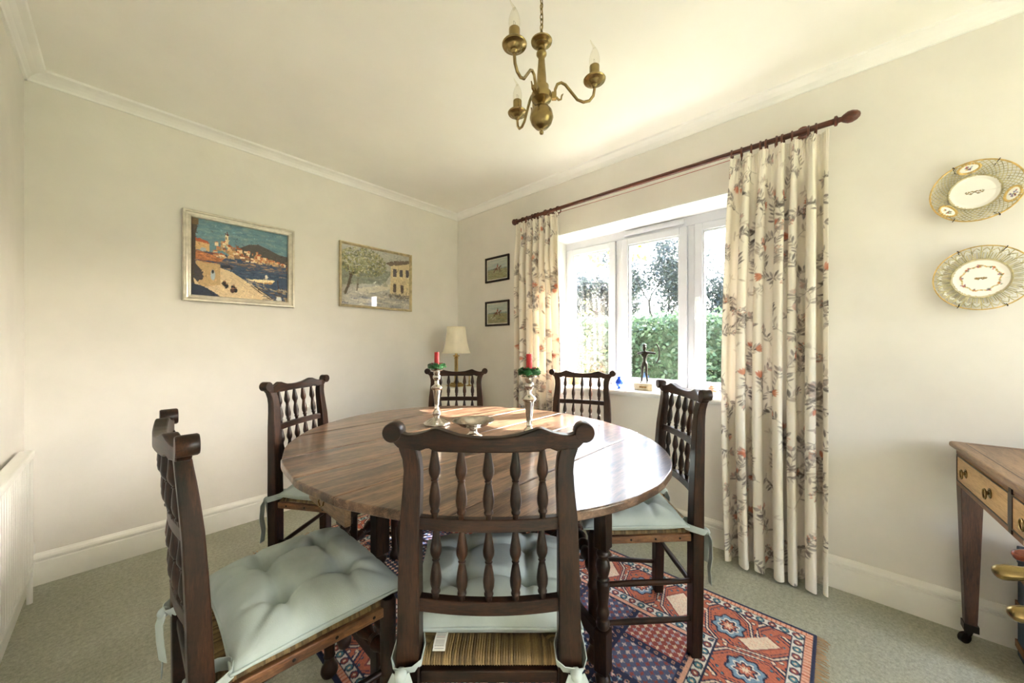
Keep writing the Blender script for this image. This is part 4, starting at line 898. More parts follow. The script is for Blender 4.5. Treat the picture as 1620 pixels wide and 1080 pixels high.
# street with a tree
cv = Canvas(0.585, 0.465, 0.0028, (196,196,186)); r = random.Random(5)
cv.poly([(0,0),(0.585,0),(0.585,0.12),(0,0.16)], (186,184,176)); cv.poly([(0,0.15),(0.35,0.2),(0.42,0.30),(0.3,0.33),(0,0.3)], (150,156,140)); cv.poly([(0.10,0.13),(0.40,0.20),(0.42,0.165),(0.18,0.09)], (222,216,198))
for k in range(60): cv.ell(r.uniform(0, .585), r.uniform(0, .11), r.uniform(.02, .07), r.uniform(.003, .009), r.uniform(-.12, .05), r.choice([(120,124,138), (146,148,156), (214,208,194), (232,226,210)]), .6)
cv.poly([(0.40,0.12),(0.585,0.10),(0.585,0.40),(0.41,0.36)], (222,206,166)); cv.poly([(0.36,0.37),(0.42,0.40),(0.585,0.43),(0.585,0.40),(0.41,0.355)], (120,104,90))
for (x, y) in ((0.43,0.27), (0.49,0.275), (0.55,0.28)): cv.poly([(x,y),(x+.03,y),(x+.03,y+.065),(x,y+.06)], (92,86,92)); cv.poly([(x-.004,y-.01),(x+.034,y-.01),(x+.034,y),(x-.004,y)], (236,224,194))
for (x, y) in ((0.43,0.14), (0.50,0.135)): cv.poly([(x,y),(x+.028,y),(x+.028,y+.07),(x,y+.07)], (104,88,80))
for k in range(110):
    x = r.gauss(.5, .06); y = r.gauss(.105, .012); cv.ell(x, y, .010, .005, r.uniform(-1, 1), r.choice([(110,104,96), (150,140,124), (84,80,84), (180,170,150)]), .7)
cv.line([(0.03,0.09),(0.055,0.16),(0.075,0.23),(0.11,0.30)], .020, (92,80,66)); cv.line([(0.072,0.22),(0.05,0.30)], .012, (96,84,70)); cv.line([(0.11,0.30),(0.2,0.34)], .008, (100,90,74)); cv.line([(0.12,0.12),(0.13,0.22)], .010, (110,100,84))
for k in range(900):
    a = r.uniform(0, 2*PI); q = math.sqrt(r.random()); x = .17+.20*q*math.cos(a); y = .345+.115*q*math.sin(a)-.15*max(0, x-.28)
    cv.ell(x, y, r.uniform(.005, .013), r.uniform(.003, .007), r.uniform(-1, 1), r.choice([(118,122,84), (150,152,104), (186,184,140), (92,98,72), (212,208,176), (168,160,100), (130,134,100)]), .8)
for k in range(40): cv.ell(r.uniform(.1, .38), r.uniform(.18, .26), r.uniform(.01, .03), r.uniform(.006, .014), 0, r.choice([(120,128,116), (146,150,130), (170,168,146)]), .5)
cv.dab(1500, .008, .3, 6); cv.fuzz(.05, 3)
picture('street_picture', 'glazed picture of a tree shading a pale village street in a thin gold frame', back_fn, (1.437, B-0.001, 1.707), 0.628, 0.507,
        [(0, 0.001), (0, 0.024), (0.004, 0.026), (0.010, 0.024), (0.014, 0.015), (0.019, 0.012), (0.019, 0.001)], 0.018, cv, 'goldframe', True)
# hunting prints
def hunt(seed, jump):
    cv = Canvas(0.27, 0.19, 0.0024, (176,188,180)); r = random.Random(seed)
    cv.poly([(0,0),(0.27,0),(0.27,0.085),(0.15,0.10),(0,0.092)], (158,158,120))
    for k in range(200): cv.ell(r.uniform(0, .27), r.uniform(0, .095), r.uniform(.008, .025), .004, r.uniform(-.3, .3), r.choice([(146,146,104), (176,172,130), (122,128,96), (134,120,84)]), .5)
    for k in range(60): cv.ell(r.uniform(0, .27), r.gauss(.097, .004), .010, .004, 0, (120,132,118), .5)
    for k in range(60): cv.ell(r.uniform(0, .27), r.uniform(.11, .19), r.uniform(.02, .05), .006, 0, r.choice([(190,200,196), (164,180,184), (206,208,196)]), .4)
    hx, hy = 0.135, 0.098; br = (104,66,42)
    cv.ell(hx, hy, .034, .013, 0.12, br); cv.ell(hx+.036, hy+.012, .017, .007, .7, br); cv.ell(hx+.05, hy+.019, .010, .005, -.3, br)
    for (x0, x1, y1) in ((.02, .045, -.022), (.024, .036, -.034), (-.024, -.05, -.028), (-.028, -.044, -.036)): cv.line([(hx+x0, hy-.006), ((hx+x0+hx+x1)/2+.004, hy-.014), (hx+x1, hy+y1)], .006, br)
    cv.line([(hx-.034, hy+.004), (hx-.052, hy-.004)], .005, (70,50,40)); cv.ell(hx+.004, hy+.024, .008, .015, -.2, (150,52,44)); cv.ell(hx+.007, hy+.043, .0055, .006, 0, (60,48,44)); cv.line([(hx+.006, hy+.014), (hx+.014, hy-.008)], .006, (220,214,196))
    if jump:
        for k in range(9): x = r.uniform(.05, .24); cv.ell(x, .045+r.uniform(-.012, .016), .009, .004, .2, r.choice([(226,220,204), (90,74,60), (190,160,120)]))
    return cv
PROF = [(0, 0.001), (0, 0.016), (0.003, 0.019), (0.012, 0.019), (0.018, 0.012), (0.018, 0.001)]
picture('hunting_print', 'small black-framed hunting print, upper of the two beside the curtain', side_fn, (A-0.001, 2.271, 1.842), 0.300, 0.228, PROF, 0.017, hunt(1, False), 'ebony', True, 0.010)['group'] = 'hunting prints'
picture('hunting_print', 'small black-framed hunting print with hounds, lower of the two beside the curtain', side_fn, (A-0.001, 2.271, 1.440), 0.300, 0.228, PROF, 0.017, hunt(2, True), 'ebony', True, 0.010)['group'] = 'hunting prints'

# ---------------------------------------------------------------- pierced porcelain plates
def pl(r_, a, d): return (-d, -r_*math.cos(a), r_*math.sin(a))
def well(name, t, R, d, paint):
    nr, na = 34, 120; rr_, aa = np.meshgrid(np.linspace(0.0005, R, nr), np.linspace(0, 2*PI, na)); cv = Canvas(2*R, 2*R, 0.0011, (246,244,238)); paint(cv, R)
    ix = np.clip(((rr_*np.cos(aa)+R)/cv.res).astype(int), 0, cv.nx-1); iy = np.clip(((rr_*np.sin(aa)+R)/cv.res).astype(int), 0, cv.ny-1)
    dd = d+0.004*np.clip((rr_/R-0.8)/0.2, 0, 1); o = mkobj(name, grid_mesh(name, np.stack([-dd, -rr_*np.cos(aa), rr_*np.sin(aa)], -1), cv.C[iy, ix]), M['plate_paint'], t, smooth=True, angle=180)
    so = o.modifiers.new('s', 'SOLIDIFY'); so.thickness = 0.003
def ringtube(mb, r_, d, rad, n=64): mb.tube([pl(r_, 2*PI*k/n, d) for k in range(n)], rad, 8, closed=True)
def monogram(cv, R, s):
    for sx in (-1, 1):
        cv.line([(R, R), (R+sx*.25*s, R+.18*s), (R+sx*.55*s, R+.10*s), (R+sx*.75*s, R-.10*s), (R+sx*.95*s, R+.05*s), (R+sx*.8*s, R+.2*s)], .0026, (112,104,66)); cv.line([(R, R+.1*s), (R+sx*.35*s, R-.30*s), (R+sx*.6*s, R-.2*s)], .0024, (96,92,62))
        for k in range(4): cv.ell(R+sx*(.2+.2*k)*s, R+.12*s*(-1)**k, .0032, .0018, k, (150,120,60))
def bouquet(cv, x, y, s, r):
    for k in range(16): q = r.uniform(0, 2*PI); d = s*math.sqrt(r.random()); cv.ell(x+d*math.cos(q)*1.3, y+d*math.sin(q)*.7, s*.3, s*.18, q, r.choice([(70,104,150), (180,60,60), (70,120,76), (212,160,70), (120,84,150), (60,66,90)]), .9, r.random() < .5)
p1 = thing('lattice_plate', 'porcelain plate with woven lattice rim and three flower medallions, upper on the wall', 'plate', (A-0.004, -0.403, 1.757))
p1['group'] = 'porcelain wall plates'
def wp1(cv, R): monogram(cv, R, .024); dd = np.hypot(cv.X-R, cv.Y-R); cv.put(((dd > R*.955) & (dd < R*.985)).astype(float), (176,156,96), .8)
well('plate_well', p1, 0.066, 0.010, wp1)
mb = MB()
for s in (-1, 1):
    for k in range(44):
        a0 = 2*PI*k/44; mb.tube([pl(0.067+0.050*f, a0+s*f*0.62, 0.013+0.017*f**1.4+s*0.0006) for f in np.linspace(0, 1, 9)], 0.0011, 5)
o = mb.build('woven_lattice', M['lattice'], p1, smooth=True); o['kind'] = 'stuff'
mb = MB(); ringtube(mb, 0.1175, 0.0305, 0.0028); mb.build('outer_rim', M['gilt'], p1, smooth=True)
mb = MB(); ringtube(mb, 0.0672, 0.0130, 0.0024); mb.build('inner_rim', M['lattice'], p1, smooth=True)
for ang in (100, 222, -22):
    a = math.radians(ang); cv = Canvas(0.062, 0.036, 0.0010, (246,244,238)); bouquet(cv, .031, .018, .010, random.Random(ang))
    n = 40; qq, tt = np.meshgrid(np.linspace(0, 2*PI, n), np.linspace(0.001, 1, 10)); sa = 0.025*tt*np.cos(qq); sr = 0.014*tt*np.sin(qq)
    R0 = 0.0945; th = a+sa/R0; rd_ = R0+sr; dd = 0.0275+0.2*sr+0.002*(1-tt**2)
    ix = np.clip(((sa+0.031)/cv.res).astype(int), 0, cv.nx-1); iy = np.clip(((sr+0.018)/cv.res).astype(int), 0, cv.ny-1)
    md = mkobj('medallion', grid_mesh('medallion', np.stack([-dd, -rd_*np.cos(th), rd_*np.sin(th)], -1), cv.C[iy, ix]), M['plate_paint'], p1, smooth=True, angle=180)
    mb = MB()
    for k in range(22):
        q = 2*PI*k/22; c_ = (0.028*math.cos(q), 0.0165*math.sin(q)); th_, r_ = a+c_[0]/R0, R0+c_[1]; mb.lathe([(0.0005,-0.003),(0.0036,-0.001),(0.0044,0.001),(0.002,0.003)], 8, pl(r_, th_, 0.027+0.2*c_[1]), (-1,0,0))
    mb.build('gilt_scroll', M['gilt'], md, smooth=True)
p2 = thing('pierced_plate', 'porcelain plate with pierced fluted gilt rim and garland, lower on the wall', 'plate', (A-0.004, -0.418, 1.414))
p2['group'] = 'porcelain wall plates'
def wp2(cv, R):
    monogram(cv, R, .015); r = random.Random(4)
    for k in range(90): q = 2*PI*k/90; rr_ = R*(.66+.03*math.sin(q*9)); cv.ell(R+rr_*math.cos(q), R+rr_*math.sin(q), .0026, .0016, q+r.uniform(-.6, .6), r.choice([(206,176,90), (150,140,70), (196,150,80)]))
    for k in range(9):
        q = 2*PI*(k+.3)/9
        for j in range(9): cv.ell(R+R*.66*math.cos(q)+r.gauss(0, .003), R+R*.66*math.sin(q)+r.gauss(0, .003), .0026, .0018, r.uniform(0, 3), r.choice([(186,84,70), (84,110,84), (130,96,140), (206,140,60)]))
    dd = np.hypot(cv.X-R, cv.Y-R); cv.put(((dd > R*.95) & (dd < R*.985)).astype(float), (176,156,96), .8)
well('plate_well', p2, 0.074, 0.010, wp2)
mb = MB(); ringtube(mb, 0.124, 0.0285, 0.0024); mb.build('outer_rim', M['gilt'], p2, smooth=True)
mb = MB(); ringtube(mb, 0.0755, 0.0135, 0.0024); mb.build('inner_rim', M['lattice'], p2, smooth=True)
rib = None
for k in range(28):
    a = 2*PI*k/28; mb = MB()
    mb.tube([pl(0.076+0.047*f, a, 0.0135+0.015*f**1.3) for f in np.linspace(0, 1, 6)], 0.0018, 6)
    for s in (-.25, .25): mb.tube([pl(0.078+0.022*f, a+PI/28+s*2*PI/28*(1-.2*f), 0.014+0.006*f) for f in np.linspace(0, 1, 4)], 0.0013, 5)
    mb.tube([pl(0.101, a+0.02, 0.021), pl(0.110, a+0.05, 0.025), pl(0.117, a+PI/28, 0.0275), pl(0.110, a+2*PI/28-0.05, 0.025), pl(0.101, a+2*PI/28-0.02, 0.021)], 0.0016, 6)
    fb = mb.build('rim_arch', M['lattice'], p2, smooth=True)
    mb = MB()
    for da, r_ in ((0, .108), (-.05, .104), (.05, .104)): mb.lathe([(0.0005,-.0015),(0.0036,0),(0.0030,.0015),(0.0005,.0025)], 8, pl(r_, a+PI/28+da, 0.024), (-1,0,0))
    mb.build('palmette', M['porcelain'], fb, smooth=True)
for pp, R, d in ((p1, 0.1205, 0.030), (p2, 0.1265, 0.028)):
    for ang in (62, 118, 242, 298):
        a = math.radians(ang); MB().tube([pl(R-0.008, a, d+0.004), pl(R+0.001, a, d+0.005), pl(R+0.003, a, d-0.002), pl(R-0.02, a, 0.004)], 0.0013, 6).build('wire_clip', M['black'], pp, smooth=True)
# ---------------------------------------------------------------- chandelier
CX, CY = 0.953, 0.736
ch = thing('chandelier', 'antique brass three-arm chandelier hanging on a chain', 'chandelier', (CX, CY, 0))
MB().lathe([(0.002,1.862),(0.006,1.864),(0.0075,1.870),(0.004,1.874),(0.006,1.878),(0.009,1.881),(0.022,1.886),(0.034,1.900),(0.040,1.918),(0.036,1.938),(0.026,1.951),(0.014,1.957),(0.013,1.959)], 28).build('ball_finial', M['brass'], ch, smooth=True, angle=50)
MB().lathe([(0.012,1.958),(0.012,1.966),(0.018,1.969),(0.033,1.978),(0.036,1.988),(0.034,1.998),(0.026,2.001),(0.0245,2.004),(0.0245,2.024),(0.021,2.027)], 28).build('hub', M['brass'], ch, smooth=True, angle=40)
MB().lathe([(0.016,2.026),(0.0175,2.030),(0.0165,2.036),(0.0155,2.06),(0.0120,2.100),(0.0105,2.120),(0.0130,2.124),(0.0175,2.131),(0.0175,2.136),(0.0125,2.142),(0.0105,2.150),(0.0125,2.158)], 24).build('column', M['brass'], ch, smooth=True, angle=40)
MB().lathe([(0.012,2.156),(0.022,2.160),(0.026,2.163),(0.025,2.167),(0.035,2.172),(0.036,2.176),(0.030,2.180),(0.012,2.186),(0.006,2.192),(0.004,2.196)], 26).build('canopy_cap', M['brass'], ch, smooth=True, angle=40)
z = 2.199; k = 0
while z < 2.425:
    L_ = 0.011; pts = [(0.0055*math.cos(a), 0, L_*math.sin(a)) for a in np.linspace(0, 2*PI, 17)[:-1]]
    if k % 2: pts = [(0, x, q) for x, y, q in pts]
    MB().tube([(x, y, z+0.008+q) for x, y, q in pts], 0.0016, 6, closed=True).build('chain_link', M['brass'], ch, smooth=True); z += 0.0175; k += 1
MB().tube([(0.004*math.sin(q*40), 0.004*math.cos(q*40), 2.19+q) for q in np.linspace(0, 0.245, 24)], 0.0022, 7).build('flex', M['brass'], ch, smooth=True)
MB().lathe([(0.004,2.425),(0.010,2.430),(0.030,2.440),(0.044,2.452),(0.046,2.458)], 26).build('ceiling_rose', M['brass'], ch, smooth=True)
angs = [math.atan2(0.139-0.0, 0.0)]*0
fw = Vector((math.cos(math.radians(42.43)), math.sin(math.radians(42.43)), 0)); rt = Vector((fw.y, -fw.x, 0))
for (cx_, cz_) in ((0.174, -0.011), (-0.093, -0.151), (-0.080, 0.160)):
    d = (rt*cx_+fw*cz_).normalized(); P_ = lambda r_, zz: tuple(d*r_+Vector((0, 0, zz)))
    arm = MB().tube([P_(0.034, 1.990), P_(0.043, 1.990), P_(0.046, 2.012), P_(0.053, 2.029), P_(0.066, 2.034), P_(0.080, 2.026), P_(0.100, 2.000), P_(0.120, 1.974), P_(0.140, 1.965), P_(0.160, 1.969), P_(0.173, 1.985), P_(0.1765, 2.006), P_(0.1765, 2.020)], 0.0048, 10)
    arm = arm.box(-0.008, 0.008, -0.007, 0.007, -0.011, 0.011, Matrix.Translation(d*0.042+Vector((0,0,1.990))) @ Matrix.Rotation(math.atan2(d.y, d.x), 4, 'Z')).build('arm', M['brass'], ch, smooth=True)
    MB().tube([P_(0.050, 1.985), P_(0.058, 1.976), P_(0.066, 1.978), P_(0.067, 1.988), P_(0.072, 1.996), P_(0.066, 1.992)], [0.004, .0035, .003, .003, .002, .001], 8).build('scroll', M['brass'], arm, smooth=True)
    c = d*0.1765
    MB().lathe([(0.006,2.012),(0.010,2.016),(0.011,2.020),(0.018,2.023),(0.022,2.028),(0.026,2.031),(0.035,2.034),(0.037,2.038),(0.035,2.041),(0.020,2.041),(0.019,2.044)], 26, (c.x, c.y, 0)).build('drip_cup', M['brass'], arm, smooth=True, angle=40)
    MB().lathe([(0.0165,2.043),(0.0165,2.083),(0.0145,2.085)], 20, (c.x, c.y, 0)).build('candle_tube', M['brass'], arm, smooth=True, angle=40)
    bl = MB().lathe([(0.010,2.084),(0.0155,2.090),(0.0175,2.100),(0.0170,2.112),(0.0135,2.126),(0.0085,2.138),(0.0050,2.145)], 18, (c.x, c.y, 0))
    tip = c-rt*0.002; bl.tube([tuple(c+Vector((0,0,2.144))), tuple(c-rt*0.004+Vector((0,0,2.152))), tuple(c-rt*0.010+Vector((0,0,2.162))), tuple(c-rt*0.014+Vector((0,0,2.172)))], [0.0048, 0.0034, 0.0022, 0.0012], 8)
    b = bl.build('candle_bulb', M['bulb'], arm, smooth=True)
    MB().tube([tuple(c+Vector((-.003,0,2.086))), tuple(c+Vector((-.004,0,2.106))), tuple(c+Vector((0,0.002,2.110))), tuple(c+Vector((.004,0,2.106))), tuple(c+Vector((.003,0,2.086)))], 0.0006, 5).build('filament', M['silver'], b)

# ---------------------------------------------------------------- corner table, lamp and chamberstick
LT = (2.050, 2.530)
ct = thing('corner_table', 'small round table under a white cloth in the corner', 'table', (LT[0], LT[1], 0))
MB().lathe([(0.02,0.765),(0.185,0.765),(0.190,0.770),(0.190,0.776),(0.186,0.779)], 40).build('tabletop', M['oak_x'], ct, smooth=True, angle=40)
MB().lathe([(0.10,0.0),(0.11,0.02),(0.05,0.04),(0.024,0.07),(0.022,0.40),(0.03,0.45),(0.022,0.5),(0.03,0.755),(0.05,0.765)], 20).build('pedestal', M['oak_z'], ct, smooth=True)
tcl = thing('table_cloth', 'white cloth hanging to the floor over the corner table', 'tablecloth', (LT[0], LT[1], 0))
nr, na = 60, 160; tt, qq = np.meshgrid(np.linspace(0, 1, na), np.linspace(0, 1, nr)); an = tt*2*PI
drop = np.clip((qq-0.4)/0.6, 0, 1); rad = np.where(qq < 0.4, 0.192*qq/0.4+0.001, 0.192+0.002*drop+drop*0.006*np.cos(an*11)); zz = np.where(qq < 0.4, 0.7815, 0.7815-0.775*drop)
o = mkobj('cloth_drop', grid_mesh('cloth_drop', np.stack([rad*np.cos(an), rad*np.sin(an), zz], -1)), M['cloth'], tcl, smooth=True, angle=180); o.modifiers.new('s', 'SOLIDIFY').thickness = 0.0015
lp = thing('table_lamp', 'brass column table lamp with a cream bell shade in the corner', 'lamp', (2.022, 2.528, 0.7825))
MB().box(-0.062, 0.062, -0.062, 0.062, 0, 0.012).box(-0.050, 0.050, -0.050, 0.050, 0.012, 0.024).box(-0.036, 0.036, -0.036, 0.036, 0.024, 0.034).build('base', M['brass_bright'], lp, bevel=0.003)
MB().lathe([(0.022,0.034),(0.024,0.040),(0.018,0.050),(0.0165,0.060),(0.0155,0.245),(0.019,0.250),(0.019,0.256),(0.012,0.262),(0.030,0.274),(0.032,0.278),(0.012,0.282),(0.012,0.31)], 20).build('column', M['brass_bright'], lp, smooth=True, angle=40)
n = 48; prof = [(0.125,0.300),(0.117,0.325),(0.107,0.36),(0.0985,0.40),(0.092,0.44),(0.0865,0.48),(0.0825,0.533)]
mb = MB(); vv = []
for r_, h_ in prof:
    for k in range(n): q = 2*PI*k/n; f = 1-0.03*abs(math.sin(q*4)); vv.append((r_*f*math.cos(q), r_*f*math.sin(q), h_))
mb.add(vv, [(i*n+k, i*n+(k+1) % n, (i+1)*n+(k+1) % n, (i+1)*n+k) for i in range(len(prof)-1) for k in range(n)])
sh = mb.build('lamp_shade', M['shade'], lp, smooth=True, angle=180); sh.modifiers.new('s', 'SOLIDIFY').thickness = 0.002
mb = MB()
for r_, h_ in ((0.125,0.300), (0.0825,0.533)): mb.tube([(r_*(1-0.03*abs(math.sin(2*PI*k/n*4)))*math.cos(2*PI*k/n), r_*(1-0.03*abs(math.sin(2*PI*k/n*4)))*math.sin(2*PI*k/n), h_) for k in range(n)], 0.0032, 6, closed=True)
mb.build('shade_braid', M['shade'], sh, smooth=True)
MB().tube([(0,0,0.31), (0.0,0,0.35)], 0.010, 10).tube([(-0.08,0,0.52), (0,0,0.52), (0.08,0,0.52)], 0.0015, 6).tube([(0,0,0.35), (0,0,0.52)], 0.002, 6).build('lamp_holder', M['brass_bright'], lp)
tag(MB().lathe([(0.026,0),(0.028,0.004),(0.022,0.008),(0.006,0.014),(0.006,0.04),(0.010,0.045),(0.005,0.05),(0.005,0.10),(0.009,0.104),(0.006,0.11),(0.016,0.130),(0.018,0.142),(0.011,0.142),(0.010,0.132)], 18).build('brass_candlestick', M['brass_bright'], None, smooth=True), 'small empty brass candlestick beside the corner lamp', 'candlestick').location = (2.118, 2.462, 0.7825)

# ---------------------------------------------------------------- on the table
def silver_stick(loc, label, blab, rlab):
    t = thing('silver_candlestick', label, 'candlestick', loc, 0, 'silver candlesticks')
    n = 48; prof = [(0.066,0.0),(0.068,0.004),(0.066,0.009),(0.058,0.014),(0.046,0.020),(0.032,0.027),(0.020,0.034),(0.014,0.040)]; vv = []
    for i, (r_, h_) in enumerate(prof):
        for k in range(n): q = 2*PI*k/n; f = 1+0.035*math.cos(q*8)*(1 if i < 6 else 0); vv.append((r_*f*math.cos(q), r_*f*math.sin(q), h_+0.0018*math.cos(q*16)*(2 < i < 6)))
    mb = MB(); mb.add(vv, [(i*n+k, i*n+(k+1) % n, (i+1)*n+(k+1) % n, (i+1)*n+k) for i in range(len(prof)-1) for k in range(n)]+[tuple(range(n-1, -1, -1)), tuple(7*n+k for k in range(n))]); mb.build('foot', M['silver'], t, smooth=True, angle=70)
    MB().lathe([(0.014,0.039),(0.018,0.044),(0.022,0.052),(0.023,0.059),(0.020,0.066),(0.012,0.073),(0.010,0.078),(0.0135,0.082),(0.011,0.088),(0.0125,0.11),(0.0165,0.15),(0.0205,0.178)], 24).build('stem', M['silver'], t, smooth=True, angle=50)
    MB().lathe([(0.0205,0.178),(0.027,0.183),(0.030,0.190),(0.026,0.197),(0.016,0.204),(0.011,0.212),(0.013,0.220),(0.010,0.226),(0.0175,0.234),(0.021,0.243),(0.020,0.252),(0.0145,0.257),(0.0175,0.268),(0.0185,0.276)], 24).build('knop', M['silver'], t, smooth=True, angle=50)
    MB().lathe([(0.0185,0.276),(0.030,0.279),(0.033,0.282),(0.031,0.285),(0.014,0.285)], 24).build('drip_pan', M['silver'], t, smooth=True, angle=50)
    c = MB().lathe([(0.0125,0),(0.0125,0.086),(0.0115,0.0885),(0.006,0.0875),(0.002,0.0865)], 20).build('candle', None, None, smooth=True, angle=40); c.data.materials.append(M['red']); c.location = (loc[0], loc[1], loc[2]+0.2855)
    MB().tube([(0,0,0.085), (0.001,0,0.094)], 0.0008, 5).build('wick', M['black'], c)
    tag(c, blab, 'candle', 'red candles')
    w = thing('candle_ring', rlab, 'candle ring', (loc[0], loc[1], loc[2]+0.286), 0, 'holly candle rings')
    MB().tube([(0.028*math.cos(q), 0.028*math.sin(q), 0.012) for q in np.linspace(0, 2*PI, 25)[:-1]], 0.010, 8, closed=True).build('ring_core', M['holly'], w, smooth=True)
    n = 170; q = rng.uniform(0, 2*PI, n); e_ = rng.uniform(-0.6, PI+0.6, n); rr_ = 0.031+0.014*np.cos(e_)
    C = np.stack([rr_*np.cos(q), rr_*np.sin(q), 0.014+0.014*np.sin(e_)], 1); N = np.stack([np.cos(q)*np.cos(e_), np.sin(q)*np.cos(e_), np.sin(e_)+.2], 1)+rng.normal(0, .45, (n, 3))
    o = mkobj('leaves', quad_cloud('leaves', C, N, rng.normal(size=(n, 3)), rng.uniform(.008, .013, n), rng.uniform(.004, .007, n), .3), M['holly'], w); o['kind'] = 'stuff'
    for k in range(7): a = 2*PI*k/7+.3; MB().lathe([(0.0005,-.004),(0.004,-.001),(0.004,.002),(0.0005,.004)], 8, (0.026*math.cos(a), 0.026*math.sin(a), 0.030)).build('berry', M['berry'], w, smooth=True)
silver_stick((1.099, 1.534, TH+0.001), 'silver candlestick at the left, its round foot in full view', 'red candle in the left candlestick', 'holly ring around the left red candle')
silver_stick((1.125, 0.933, TH+0.001), 'silver candlestick at the right, foot hidden by the nearest chair', 'red candle in the right candlestick, before the curtain', 'holly ring around the right red candle')
ds = thing('silver_dish', 'low silver pedestal dish between the two candlesticks', 'dish', (1.065, 1.209, TH+0.001))
MB().lathe([(0.040,0),(0.041,0.003),(0.037,0.007),(0.028,0.010),(0.020,0.016),(0.017,0.026),(0.019,0.036),(0.024,0.041)], 28).build('foot', M['silver'], ds, smooth=True, angle=50)
n = 72; prof = [(0.004,0.040),(0.030,0.041),(0.055,0.049),(0.072,0.060),(0.084,0.068),(0.095,0.071),(0.0955,0.073),(0.084,0.0705),(0.071,0.063),(0.054,0.052),(0.030,0.044),(0.003,0.043)]; vv = []
for i, (r_, h_) in enumerate(prof):
    for k in range(n): q = 2*PI*k/n; f = 1+(0.03*abs(math.cos(q*2))**6 if r_ > .08 else 0); g_ = 0.0014*math.cos(q*36)*(0.05 < r_ < .09); vv.append((r_*f*math.cos(q), r_*f*math.sin(q), h_+g_))
mb = MB(); mb.add(vv, [(i*n+k, i*n+(k+1) % n, (i+1)*n+(k+1) % n, (i+1)*n+k) for i in range(len(prof)-1) for k in range(n)]+[tuple(range(n-1, -1, -1)), tuple(11*n+k for k in range(n))]); mb.build('bowl', M['silver'], ds, smooth=True, angle=60)

# ---------------------------------------------------------------- sill ornaments
SZ = 0.849
ar = thing('archer_figurine', 'slender bronze archer figurine on a stone block on the sill', 'figurine', (2.370, 0.955, SZ))
MB().box(-0.030, 0.030, -0.062, 0.062, 0, 0.0475).build('block', M['stone'], ar, bevel=0.002)
MB().box(-0.0315, -0.030, -0.024, 0.024, 0.018, 0.028).build('name_plate', M['brass_bright'], ar)
V_ = [(0,0,0.175), (0,0,0.205), (0,0,0.245), (0,0.001,0.262), (0,0.002,0.285), (0,0.003,0.302),          # pelvis, waist, chest, neck, head
      (0,0.014,0.172), (0.003,0.018,0.115), (0.002,0.022,0.056), (-0.012,0.024,0.050),                      # left leg
      (0,-0.012,0.172), (-0.003,-0.012,0.115), (-0.004,-0.020,0.056), (-0.018,-0.022,0.050),               # right leg
      (0,-0.020,0.252), (-0.004,-0.048,0.250), (-0.008,-0.078,0.246),                                        # bow arm
      (0,0.022,0.252), (-0.004,0.050,0.244), (-0.010,0.020,0.252), (-0.012,0.004,0.256)]                    # drawing arm
E_ = [(0,1),(1,2),(2,3),(3,4),(4,5),(0,6),(6,7),(7,8),(8,9),(0,10),(10,11),(11,12),(12,13),(2,14),(14,15),(15,16),(2,17),(17,18),(18,19),(19,20)]
Rr = [.011,.008,.014,.005,.011,.009, .008,.0065,.0045,.005, .008,.0065,.0045,.005, .007,.006,.006, .007,.006,.0055,.006]
me = bpy.data.meshes.new('body'); me.from_pydata(V_, E_, []); bo = mkobj('body', me, M['bronze'], ar); sk = bo.modifiers.new('skin', 'SKIN')
if not me.skin_vertices: pass
for k, sv in enumerate(me.skin_vertices[0].data): sv.radius = (Rr[k]*1.35, Rr[k]*1.35); sv.use_root = (k == 0)
ss = bo.modifiers.new('sub', 'SUBSURF'); ss.levels = 2; ss.render_levels = 2
bwp = [(-0.008, -0.078-0.022*math.cos(a*1.25), 0.248+0.066*math.sin(a)) for a in np.linspace(-1.25, 1.25, 15)]
MB().tube(bwp, 0.0048, 8).build('bow', M['bronze'], ar, smooth=True)
MB().tube([bwp[0], (-0.012, 0.004, 0.256)], 0.0006, 5).tube([bwp[-1], (-0.012, 0.004, 0.256)], 0.0006, 5).build('bow_string', M['bronze'], ar)
MB().lathe([(0.012,-.004),(0.013,0),(0.008,.006),(0.001,.008)], 14, (0,0.002,0.305)).build('hair', M['bronze'], ar, smooth=True)
bk = thing('wicker_basket', 'small wicker basket with a hooped handle on the left end of the sill', 'basket', (2.375, 1.515, SZ))
mb = MB()
for k in range(9): mb.tube([((0.055+0.020*k/8)*math.cos(q)*0.85, (0.055+0.020*k/8)*math.sin(q), 0.005+k*0.0085+0.0016*math.sin(q*14+k*PI)) for q in np.linspace(0, 2*PI, 49)[:-1]], 0.0045, 6, closed=True)
mb.lathe([(0.001,0.0),(0.053,0.0),(0.053,0.006),(0.001,0.006)], 24).build('woven_body', M['wicker'], bk, smooth=True)
MB().tube([(0, 0.072*math.cos(a), 0.07+0.085*math.sin(a)) for a in np.linspace(0, PI, 15)], 0.0045, 8).build('hoop_handle', M['wicker'], bk, smooth=True)
mb = MB(); r = random.Random(8)
for k in range(14): a = r.uniform(0, 2*PI); q = r.uniform(0, .04); mb.lathe([(0.001,-.014),(0.012,-.005),(0.013,.004),(0.001,.014)], 10, (q*math.cos(a), q*math.sin(a), 0.072+r.uniform(0, .018)), (r.uniform(-1, 1), r.uniform(-1, 1), .5))
mb.build('contents', M['shell'], bk, smooth=True)['kind'] = 'stuff'
dw = MB(); dw.tube([(0, 0.11, 0.008), (0.005, 0.08, 0.055), (0, 0.03, 0.085), (-0.005, -0.03, 0.082), (0.004, -0.09, 0.052), (0.010, -0.12, 0.008)], [0.005,.007,.008,.007,.006,.004], 8).tube([(0, 0.03, 0.085), (0.03, 0.0, 0.050), (0.035, -0.03, 0.006)], [.006,.005,.004], 8).tube([(-0.005, -0.03, 0.082), (-0.030, -0.05, 0.045), (-0.03, -0.06, 0.006)], [.006,.005,.004], 8)
